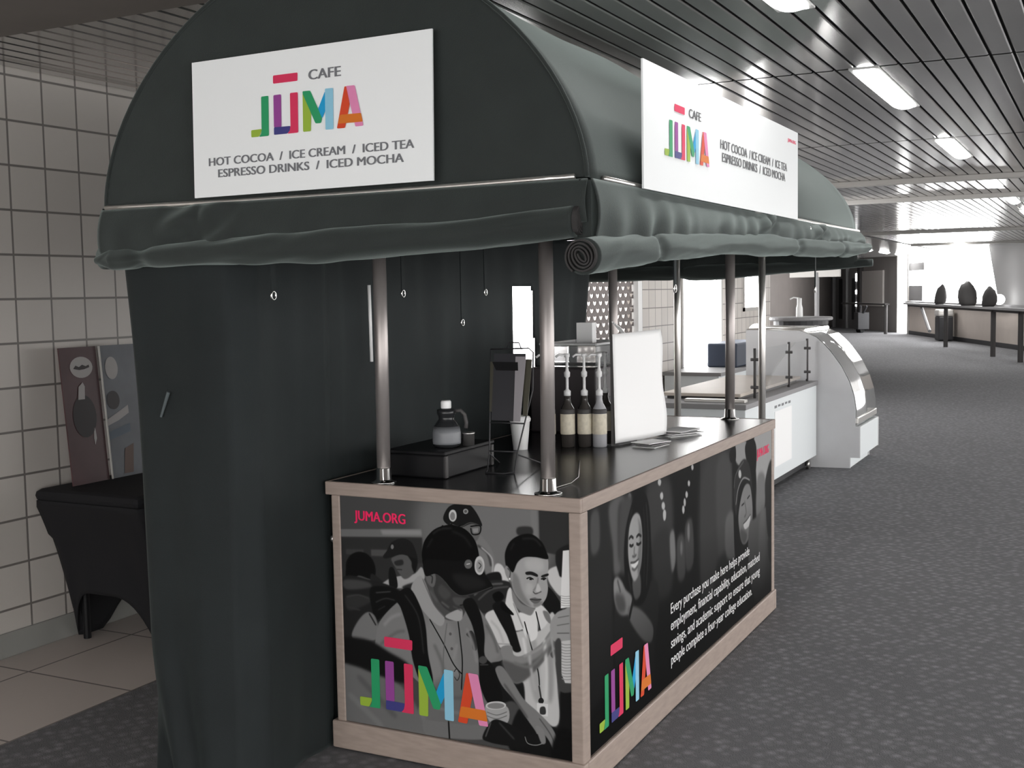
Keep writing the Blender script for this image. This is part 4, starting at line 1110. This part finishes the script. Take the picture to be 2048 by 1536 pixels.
# pump syrup bottles
def bottle(x, y, label, tall=1.0, glass=None):
    t = thing('syrup_bottle', label, 'bottle', (x, y, HC), 'syrup bottles in a row on the counter')
    bm = B(); lathe(bm, [(0.026, 0), (0.030, 0.004), (0.030, 0.145), (0.027, 0.162), (0.016, 0.182), (0.0125, 0.20), (0.0125, 0.222), (0.0, 0.222)], (x, y, HC), 24); link('glass_bottle', bm, glass or mat('bottle_brown', (0.05, 0.045, 0.042), 0.1), t, smooth=True)
    bm = B(); lathe(bm, [(0.0303, 0.055), (0.0308, 0.057), (0.0308, 0.138), (0.0303, 0.14)], (x, y, HC), 24); link('paper_label', bm, mat('cream_label', S(206, 198, 180), 0.55, var=0.12, scale=60), t, smooth=True)
    bm = B(); lathe(bm, [(0.0306, 0.141), (0.031, 0.142), (0.031, 0.155), (0.0285, 0.160)], (x, y, HC), 24); link('neck_band', bm, M['darkgrey'], t, smooth=True)
    bm = B(); lathe(bm, [(0.0145, 0.215), (0.0145, 0.235), (0.008, 0.24), (0.006, 0.245), (0.006, 0.29), (0.012, 0.295), (0.013, 0.312), (0.008, 0.318), (0.0055, 0.33), (0.0055, 0.372), (0.012, 0.378), (0.012, 0.39), (0, 0.39)], (x, y, HC), 16)
    pm = link('pump', bm, M['white'], t, smooth=True)
    bm = B(); tube(bm, [(x, y, HC + 0.384), (x - 0.03, y - 0.015, HC + 0.386), (x - 0.042, y - 0.021, HC + 0.376)], 0.005, 8); link('spout', bm, M['white'], pm, smooth=True)
    return t
b1 = bottle(-0.545, 1.115, 'syrup bottle immediately right of the right front post, pump on top')
dup(b1, (0.064, 0.03, 0), 'syrup bottle in the middle of the row, pump on top')
b3 = bottle(-0.42, 1.16, 'clear syrup bottle beside the white notice, at the right end of the row', glass=mat('bottle_clear', (0.40, 0.40, 0.42), 0.08))
dup(b1, (-0.075, -0.03, 0), 'syrup bottle half hidden behind the right front post')
dup(b1, (0.10, 0.17, 0), 'syrup bottle in the back row behind the clear bottle')

# dark organiser behind the bottles with clear bin on top
og = thing('condiment_organizer', 'dark organizer box with a clear bin on top, behind the syrup bottles', 'organizer', (-0.78, 1.85, HC))
bm = B(); box(bm, -0.93, -0.60, 1.55, 2.05, HC, HC + 0.30); link('body', bm, mat('organizer_dark', S(66, 60, 62), 0.45), og, bevel=0.008)
bm = B(); box(bm, -0.60, -0.592, 1.56, 2.04, HC + 0.02, HC + 0.16); link('front_flap', bm, M['charcoal'], og)
bm = B(); box(bm, -0.90, -0.62, 1.60, 2.0, HC + 0.30, HC + 0.40)
o = link('clear_bin', bm, M['clear'], og, bevel=0.006)
bm = B()
for a, b in (((-0.90, 1.60), (-0.62, 1.60)), ((-0.62, 1.60), (-0.62, 2.0)), ((-0.62, 2.0), (-0.90, 2.0)), ((-0.90, 2.0), (-0.90, 1.60))): tube(bm, [(a[0], a[1], HC + 0.405), (b[0], b[1], HC + 0.405)], 0.006, 8)
link('bin_rim', bm, M['white'], og)
nap = thing('napkin_stack', 'upright white napkin stack in front of the grille, on the clear bin', 'napkins', (-0.72, 1.85, HC + 0.41))
bm = B(); box(bm, -0.78, -0.70, 1.75, 1.80, HC + 0.405, HC + 0.50); link('napkins', bm, M['paper'], nap)
stw = thing('straw_bundle', 'bundle of wrapped straws leaning out of the clear bin', 'straws', (-0.64, 1.93, HC + 0.405))
bm = B()
for k in range(5): tube(bm, [(-0.625 + 0.004 * k, 2.02, HC + 0.405), (-0.66 + 0.006 * k, 1.90 + 0.008 * k, HC + 0.50 - 0.006 * k)], 0.003, 6)
link('straws', bm, M['paper'], stw)

# bright white notice in an acrylic stand
nt_ = thing('notice_stand', 'tall blank white notice in a dark-edged stand on the counter', 'notice', (-0.33, 1.38, HC))
a = Vector((-0.375, 1.20)); b = Vector((-0.285, 1.575)); d = (b - a).normalized(); nrm = Vector((d.y, -d.x))
bm = B()
def nf(u, v):
    p = a.lerp(b, u); wob = 0.012 * math.sin(v * 9) * max(0, u - 0.85) * 6 + 0.006 * math.sin(math.pi * v)
    w = p + d * (wob * u - 0.03 * v * u) + nrm * (0.03 * (1 - v) * 0.3 + 0.008 * math.sin(math.pi * u))
    return (w.x, w.y, HC + 0.012 + 0.455 * v + 0.01 * (u if v > .5 else 0))
grid(bm, nf, 16, 20); solid(link('sheet', bm, mat('notice_white', (0.96, 0.96, 0.96), 0.5), nt_, smooth=True), 0.002)
bm = B(); box(bm, -0.386, -0.374, 1.20, 1.212, HC, HC + 0.46); link('stand_edge', bm, M['darkgrey'], nt_)
bm = B(); obox(bm, (a + b) / 2, d, 0.2, 0.035, HC, HC + 0.008); link('stand_foot', bm, M['clear'], nt_)
# papers lying on the counter
def papers(x, y, n, label, rz, sx=0.07, sy=0.05):
    t = thing('paper_stack', label, 'papers', (x, y, HC), 'papers lying on the counter')
    for k in range(n):
        c = (x + random.uniform(-.012, .012), y + random.uniform(-.02, .02)); an = rz + random.uniform(-.2, .2)
        bm = B(); obox(bm, c, (math.cos(an), math.sin(an)), sx, sy, HC + 0.0008 + 0.007 * k, HC + 0.0035 + 0.007 * k); link('sheet', bm, M['paper'] if k != n - 2 else M['grey'], t)
papers(-0.225, 1.27, 3, 'low stack of white papers at the foot of the notice', 1.4)
papers(-0.245, 1.66, 4, 'thin pile of leaflets on the counter right of the notice', 1.2, 0.09, 0.06)
hk = thing('bent_wire', 'small bent wire lying beside the right front post', 'wire', (-0.2, 0.3, HC))
bm = B(); tube(bm, [(-0.16, 0.12, HC + 0.003), (-0.15, 0.26, HC + 0.003), (-0.135, 0.29, HC + 0.02), (-0.135, 0.30, HC + 0.075)], 0.0022, 6); link('wire', bm, M['steel'], hk, smooth=True)

# ================================================================ LEFT: table and boards by the tiled wall
tb = thing('draped_table', 'table in a stretched black cover against the tiled wall', 'table', (-2.55, 1.2, 0))
bm = B(); TX0, TX1, TY0, TY1, TH = -2.93, -2.28, 0.42, 2.1, 0.745
def cover(u, v):
    # u round the rim, v from top edge to the floor; stretched in between the feet
    t = u * 4; k = int(t) % 4; f = t - int(t)
    C = [(TX0, TY0), (TX1, TY0), (TX1, TY1), (TX0, TY1)]
    p = Vector(C[k]).lerp(Vector(C[(k + 1) % 4]), f); ctr = Vector(((TX0 + TX1) / 2, (TY0 + TY1) / 2))
    corner = abs(2 * f - 1) ** 2
    inset = (0.24 * v ** 0.85) * (corner + (1 - corner) * 0.5)
    q = p + (ctr - p).normalized() * (inset * 1.15 + 0.03 * (1 - corner) * math.sin(math.pi * v))
    if v > 0: q.x = max(q.x, TX0)
    if p.x < TX0 + 0.3: q.x = q.x - 0.12 * v * (1 if k != 1 else 0) if q.x - 0.12 * v > TX0 else max(TX0 + 0.03, q.x - 0.1 * v)
    zb = 0.004 + 0.24 * max(0.0, 1 - (abs(2 * f - 1) / 0.80) ** 2.5)
    z = TH - 0.05 - (TH - 0.05 - zb) * v + 0.02 * (1 - v) * 0
    return (q.x, q.y, z)
grid(bm, cover, 96, 20); solid(link('skirt', bm, M['cloth'], tb, smooth=True), 0.004)
bm = B(); box(bm, TX0, TX1, TY0, TY1, TH - 0.06, TH); link('top_cover', bm, M['cloth'], tb, bevel=0.03)
for (x, y) in ((-2.84, 0.62), (-2.40, 0.62), (-2.84, 1.9), (-2.40, 1.9)):
    bm = B(); tube(bm, [(x, y, 0.004), (x, y, TH - 0.05)], 0.018, 10); link('leg', bm, M['black'], tb)
def lean_board(name, label, y0, y1, m, parts):
    t = thing(name, label, 'board', (-2.83, (y0 + y1) / 2, TH))
    f = lambda z: -2.805 - (z - TH) * 0.09
    bm = B(); V = [bm.verts.new(p) for p in ((f(TH), y0, TH), (f(TH), y1, TH), (f(1.385), y1, 1.385), (f(1.385), y0, 1.385))]; bm.faces.new(V); solid(link('board', bm, m, t), 0.008)
    for nm, mm, pts, dd in parts:
        bm = B(); bm.faces.new([bm.verts.new((f(z) + dd, y, z)) for y, z in pts]); link(nm, bm, mm, t)
    return t
def ell(cy, cz, ry, rz, n=24): return [(cy + ry * math.cos(2 * math.pi * k / n), cz + rz * math.sin(2 * math.pi * k / n)) for k in range(n)]
mw = mat('pale_print', S(170, 166, 164), 0.5); md = mat('dark_print', S(40, 34, 36), 0.5)
lean_board('menu_board', 'dark maroon board with a pale oval emblem leaning on the tiled wall', 0.545, 0.765, mat('maroon_board', S(78, 54, 56), 0.45, var=0.15, scale=5),
    [('emblem', mw, ell(0.665, 1.29, 0.068, 0.05), 0.006), ('emblem_writing', md, [(0.615, 1.285), (0.63, 1.30), (0.65, 1.292), (0.67, 1.302), (0.69, 1.294), (0.71, 1.30), (0.712, 1.288), (0.68, 1.28), (0.65, 1.278)], 0.0075),
     ('picture', md, ell(0.655, 1.06, 0.07, 0.10), 0.006), ('cup_picture', mw, [(0.625, 1.14), (0.665, 1.14), (0.672, 1.2), (0.662, 1.22), (0.635, 1.2)], 0.0075), ('spoon_picture', mw, [(0.70, 0.92), (0.712, 0.95), (0.71, 1.0), (0.70, 1.0), (0.695, 0.95)], 0.006)])
mb = mat('blue_print', S(84, 96, 108), 0.5)
lean_board('menu_board', 'grey-blue picture board right of the maroon one, mostly hidden by the curtain', 0.785, 1.02, mat('bluegrey_board', S(96, 100, 106), 0.45, var=0.12, scale=7),
    [('emblem', mw, ell(0.85, 1.275, 0.04, 0.055), 0.006), ('picture', md, ell(0.84, 1.12, 0.04, 0.045), 0.006), ('stripe', mw, [(0.79, 1.03), (0.86, 1.06), (0.93, 1.09), (0.93, 1.05), (0.86, 1.02), (0.79, 1.0)], 0.006),
     ('stripe', mb, [(0.79, 0.97), (0.93, 1.0), (0.93, 0.96), (0.79, 0.93)], 0.006), ('picture', mat('brown_print', S(96, 74, 64), 0.5), [(0.86, 0.76), (0.92, 0.76), (0.94, 0.9), (0.88, 0.88)], 0.006)])
bm = B(); tube(bm, [(-2.79, 0.774, TH + 0.002), (-2.845, 0.774, 1.385)], 0.005, 6); tag(link('edge_strip', bm, M['beam']), 'thin pale strip between the two leaning boards', 'strip')

# ================================================================ BEHIND: serving counter, display case, far things
wc = thing('serving_counter', 'white serving counter with steel top behind the kiosk, left of the display case', 'counter', (-1.3, 6.0, 0))
bm = B(); box(bm, -1.62, -0.836, 4.84, 7.13, 0.11, 0.74); link('body', bm, M['whitepanel'], wc, bevel=0.006)
bm = B(); box(bm, -1.64, -0.826, 4.82, 7.15, 0.74, 0.778); link('worktop', bm, M['grey'], wc, bevel=0.004)
bm = B(); box(bm, -1.56, -0.90, 4.9, 7.05, 0.03, 0.11); link('toe_kick', bm, M['charcoal'], wc)
for (x, y) in ((-0.88, 4.95), (-0.88, 7.02), (-1.55, 4.95), (-1.55, 7.02)):
    bm = B(); tube(bm, [(x - 0.012, y, 0.045), (x + 0.012, y, 0.045)], 0.044, 16); link('caster', bm, M['steel'], wc, smooth=True)
for y in (5.36, 6.42, 7.09):
    bm = B(); tube(bm, [(-0.91, y, 0.778), (-0.91, y, 1.155)], 0.011, 10)
    for z in (0.86, 1.07): tube(bm, [(-0.94, y, z), (-0.88, y, z)], 0.012, 8)
    link('guard_post', bm, M['darkgrey'], wc, smooth=True)
for y0, y1 in ((5.39, 6.39), (6.45, 7.06)):
    bm = B(); box(bm, -0.913, -0.907, y0, y1, 0.80, 1.14); link('glass_guard', bm, M['glass'], wc)
bm = B(); box(bm, -0.8355, -0.832, 5.66, 6.2, 0.21, 0.645); tag(link('white_notice', bm, M['paper']), 'bright white sheet fixed to the front of the white serving counter', 'notice')
bm = B()
for k in range(5): box(bm, -0.8356, -0.8345, 5.66 + 0.11 * k, 5.73 + 0.11 * k, 0.672 + 0.004 * (k % 2), 0.692)
tag(link('counter_caption', bm, M['greytext']), 'short faint line of print above the white sheet on the serving counter', 'label')
cbd = thing('cutting_board', 'long pale wooden board on the serving counter behind the glass guard', 'board', (-1.25, 6.1, 0.778))
bm = B(); box(bm, -1.58, -0.96, 5.15, 7.05, 0.80, 0.825); link('board', bm, M['board'], cbd, bevel=0.004)
bm = B(); box(bm, -1.55, -0.99, 5.2, 7.0, 0.778, 0.80); link('batten', bm, M['darkgrey'], cbd)
tr = thing('steel_rail', 'bright steel strip along the near end of the serving counter', 'rail', (-1.2, 4.95, 0.778))
bm = B(); box(bm, -1.33, -0.87, 4.95, 5.02, 0.778, 0.80); link('strip', bm, M['rail'], tr, bevel=0.004)

dc = thing('display_case', 'curved glass refrigerated display case at the end of the serving counter', 'display case', (-0.95, 7.6, 0))
prof = [(-1.48, 0.03), (-1.48, 1.23), (-0.99, 1.222), (-0.914, 1.195), (-0.847, 1.165), (-0.785, 1.11), (-0.724, 1.043), (-0.624, 0.906), (-0.555, 0.771), (-0.515, 0.643), (-0.498, 0.525), (-0.501, 0.38), (-0.462, 0.372), (-0.462, 0.10), (-0.546, 0.10), (-0.546, 0.005), (-0.90, 0.0)]
Y0, Y1 = 7.155, 8.1
for yy in (Y0, Y1 - 0.03):
    bm = B(); prism(bm, prof, 1, yy, yy + 0.03); link('side_panel', bm, M['casegrey'], dc)
bm = B(); box(bm, -1.46, -0.555, Y0 + 0.03, Y1 - 0.03, 0.0, 0.12); box(bm, -1.46, -0.464, Y0 + 0.002, Y1 - 0.002, 0.102, 0.372); link('base', bm, M['whitepanel'], dc, bevel=0.004)
def strip(name, pts, m, t=0.006, par=dc, y0=Y0 + 0.005, y1=Y1 - 0.005):
    bm = B(); P = [Vector(p) for p in pts]
    A = [bm.verts.new((p.x, y0, p.y)) for p in P]; C = [bm.verts.new((p.x, y1, p.y)) for p in P]
    for k in range(len(P) - 1): bm.faces.new((A[k], A[k + 1], C[k + 1], C[k]))
    return solid(link(name, bm, m, par, smooth=True), t)
cg = mat('curved_glass', (0.55, 0.55, 0.55), 0.05, 0.55, spec=0.8)
fine = []
for a_, b_ in zip(prof[3:11], prof[4:12]): fine += [Vector(a_).lerp(Vector(b_), k / 4) for k in range(4)]
fine.append(Vector(prof[11]))
strip('curved_glass', [(p.x + 0.006, p.y + 0.004) for p in fine], cg)
strip('top_panel', [(-1.475, 1.236), (-0.985, 1.228), (-0.914, 1.2)], M['rail'], 0.012)
bm = B(); box(bm, -0.515, -0.478, Y0 + 0.004, Y1 - 0.004, 0.40, 0.455); link('front_trim', bm, M['rail'], dc, bevel=0.006)
bm = B(); tube(bm, [(-0.94, Y0 + 0.03, 1.222), (-0.94, Y1 - 0.03, 1.222)], 0.016, 10); link('lamp_tube', bm, M['lamp'], dc)

# back counter below the bright window with a dark bin and a white ball lamp
bc = thing('back_counter', 'pale low counter under the bright window in the tiled wall', 'counter', (-2.62, 10.6, 0))
bm = B(); box(bm, -2.92, -2.3, 9.0, 12.6, 0.02, 0.66); link('body', bm, M['whitepanel'], bc); bm = B(); box(bm, -2.94, -2.27, 8.98, 12.62, 0.66, 0.70); link('worktop', bm, M['grey'], bc)
bm = B(); box(bm, -2.7, -2.34, 9.85, 10.9, 0.70, 0.98)
tag(link('plastic_bin', bm, mat('navy_bin', S(58, 66, 82), 0.5), bevel=0.02), 'dark blue plastic bin on the back counter below the bright window', 'bin')
bl = thing('ball_lamp', 'white round lamp on the back counter beside the dark blue bin', 'lamp', (-2.45, 11.1, 0.7))
bm = B(); bmesh.ops.create_uvsphere(bm, u_segments=20, v_segments=12, radius=0.10); bmesh.ops.translate(bm, verts=bm.verts[:], vec=(-2.45, 11.1, 1.07)); link('globe', bm, M['day'], bl, smooth=True)
bm = B(); tube(bm, [(-2.45, 11.1, 0.7), (-2.45, 11.1, 0.98)], 0.02, 10); lathe(bm, [(0.07, 0), (0.07, 0.015), (0.0, 0.02)], (-2.45, 11.1, 0.7), 16); link('stand', bm, M['steel'], bl)

# standing table with a white bottle and a T shaped stand beyond the case
st = thing('bar_table', 'pale round standing table beyond the display case', 'table', (-1.55, 9.6, 0))
bm = B(); lathe(bm, [(0.34, 0), (0.35, 0.01), (0.35, 0.03), (0.34, 0.04), (0, 0.04)], (-1.62, 9.9, 1.24), 36); link('tabletop', bm, M['grey'], st)
bm = B(); lathe(bm, [(0.30, 0), (0.30, 0.05), (0, 0.05)], (-1.62, 9.9, 1.19), 28); link('apron', bm, M['charcoal'], st)
bm = B(); tube(bm, [(-1.62, 9.9, 0.02), (-1.62, 9.9, 1.2)], 0.035, 12); lathe(bm, [(0.26, 0.003), (0.26, 0.02), (0.05, 0.04)], (-1.62, 9.9, 0), 24); link('pedestal', bm, M['steel'], st)
wb = thing('white_bottle', 'slender white bottle standing on the round standing table', 'bottle', (-1.62, 9.75, 1.28))
bm = B(); lathe(bm, [(0.035, 0), (0.038, 0.01), (0.036, 0.10), (0.026, 0.14), (0.026, 0.21), (0.0, 0.215)], (-1.60, 9.75, 1.28), 20); link('body', bm, M['paper'], wb, smooth=True)
bm = B(); tube(bm, [(-1.60, 9.75, 1.49), (-1.66, 9.73, 1.50), (-1.70, 9.72, 1.48)], 0.008, 8); link('spout', bm, M['white'], wb)
ts = thing('sign_stand', 'grey T-shaped stand beyond the standing table', 'stand', (-1.9, 12.0, 0))
bm = B(); tube(bm, [(-1.9, 12.0, 0.0), (-1.9, 12.0, 1.80)], 0.03, 10); link('pole', bm, M['grey'], ts)
bm = B(); box(bm, -2.25, -1.6, 11.98, 12.03, 1.74, 1.84); link('cross_bar', bm, M['beam'], ts, bevel=0.008)
bm = B(); lathe(bm, [(0.2, 0.003), (0.2, 0.02), (0.03, 0.05)], (-1.9, 12.0, 0), 20); link('foot', bm, M['grey'], ts)

p = onfar(11.9, -0.32)
sl = thing('ball_lamp', 'small bright round lamp on the far sill below the leaning window edge', 'lamp', (p.x, p.y, 1.1))
bm = B(); bmesh.ops.create_uvsphere(bm, u_segments=16, v_segments=10, radius=0.13); bmesh.ops.translate(bm, verts=bm.verts[:], vec=(p.x, p.y, 1.235)); link('globe', bm, M['day'], sl, smooth=True)
# far drink rail with posts, and what stands by it
RA, RB = Vector((-3.9, 33.6)), Vector((1.6, 17.9))
dR = (RB - RA).normalized(); LR = (RB - RA).length
dr = thing('drink_rail', 'long narrow standing rail on posts in front of the far beige wall', 'rail counter', (RA.x / 2 + RB.x / 2, RA.y / 2 + RB.y / 2, 0))
bm = B(); obox(bm, (RA + RB) / 2, dR, LR / 2, 0.14, 1.06, 1.11); link('rail_top', bm, M['grey'], dr)
bm = B(); obox(bm, (RA + RB) / 2, dR, LR / 2, 0.03, 1.0, 1.06); link('rail_apron', bm, M['darkgrey'], dr)
for s in (4.9, 9.4, 11.46, 13.6, 16.2):
    p = RA + dR * s
    bm = B(); tube(bm, [(p.x, p.y, 0.0), (p.x, p.y, 1.03)], 0.055, 10); link('post', bm, M['darkgrey'], dr)
bm = B(); p = RA + dR * 1.9; q = RA + dR * 3.0
tube(bm, [(p.x, p.y, 1.0), (q.x, q.y, 0.35)], 0.05, 8); link('brace', bm, M['grey'], dr)
for (s, hgt, wd, lean, lab) in ((4.2, 0.52, 0.15, 0.16, 'leftmost of three dark bundles on the far rail'), (7.15, 0.58, 0.22, -0.10, 'middle and largest of three dark bundles on the far rail'), (8.95, 0.44, 0.17, 0.18, 'rightmost of three dark bundles on the far rail')):
    p = RA + dR * s
    bm = B(); lathe(bm, [(wd * 0.7, 0), (wd * 0.95, 0.06), (wd, hgt * 0.3), (wd * 0.92, hgt * 0.55), (wd * 0.7, hgt * 0.8), (wd * 0.35, hgt * 0.96), (0, hgt)], (0, 0, 0), 18)
    for v in bm.verts:
        k = 1 + 0.18 * N3(v.co.x * 6 + s, v.co.y * 6, v.co.z * 4); v.co = Vector((p.x + v.co.x * k + dR.x * lean * v.co.z * 3, p.y + v.co.y * 0.7 * k + dR.y * lean * v.co.z * 3, 1.11 + v.co.z * (1 + 0.25 * N3(v.co.x * 7 + s, v.co.y * 7, 1.0))))
    tag(link('bundle', bm, M['darkgrey'], smooth=True), lab, 'bundle', 'dark bundles on the far rail')
p = RA + dR * 2.6
tbn = thing('trash_bin', 'dark slim trash bin against the far beige wall under the rail', 'bin', (-2.75, 32.8, 0))
bm = B(); obox(bm, (-2.75, 32.6), dR, 0.26, 0.2, 0.02, 0.72); link('body', bm, M['charcoal'], tbn, bevel=0.03)
bm = B(); obox(bm, (-2.75, 32.6), dR, 0.28, 0.22, 0.72, 0.92); link('lid', bm, M['beam'], tbn, bevel=0.05)
r2 = thing('drink_rail', 'shorter standing rail at the far doors, left of the bright window', 'rail counter', (-5.6, 40.6, 0))
pa, pb = Vector((-7.4, 41.6)), Vector((-5.15, 37.6)); d2 = (pb - pa).normalized()
bm = B(); obox(bm, (pa + pb) / 2, d2, (pb - pa).length / 2, 0.08, 0.98, 1.04); link('rail_top', bm, M['darkgrey'], r2)
for f in (0.42, 0.97):
    p = pa.lerp(pb, f); bm = B(); tube(bm, [(p.x, p.y, 0), (p.x, p.y, 1.0)], 0.06, 8); link('post', bm, M['darkgrey'], r2)
stl = thing('folded_pushchair', 'dark upright shape standing by the far doors under the short rail', 'pushchair', (-6.25, 39.0, 0))
bm = B(); obox(bm, (-6.25, 39.0), d2, 0.22, 0.2, 0.12, 0.72); tube(bm, [(-6.4, 39.2, 0.6), (-6.28, 39.0, 0.95)], 0.04, 8); tube(bm, [(-6.15, 38.8, 0.7), (-6.0, 38.6, 0.95)], 0.04, 8); link('body', bm, M['charcoal'], stl, bevel=0.05)
bm = B(); tube(bm, [(-6.38, 39.05, 0.09), (-6.2, 38.9, 0.09)], 0.09, 12); link('wheel', bm, M['black'], stl)
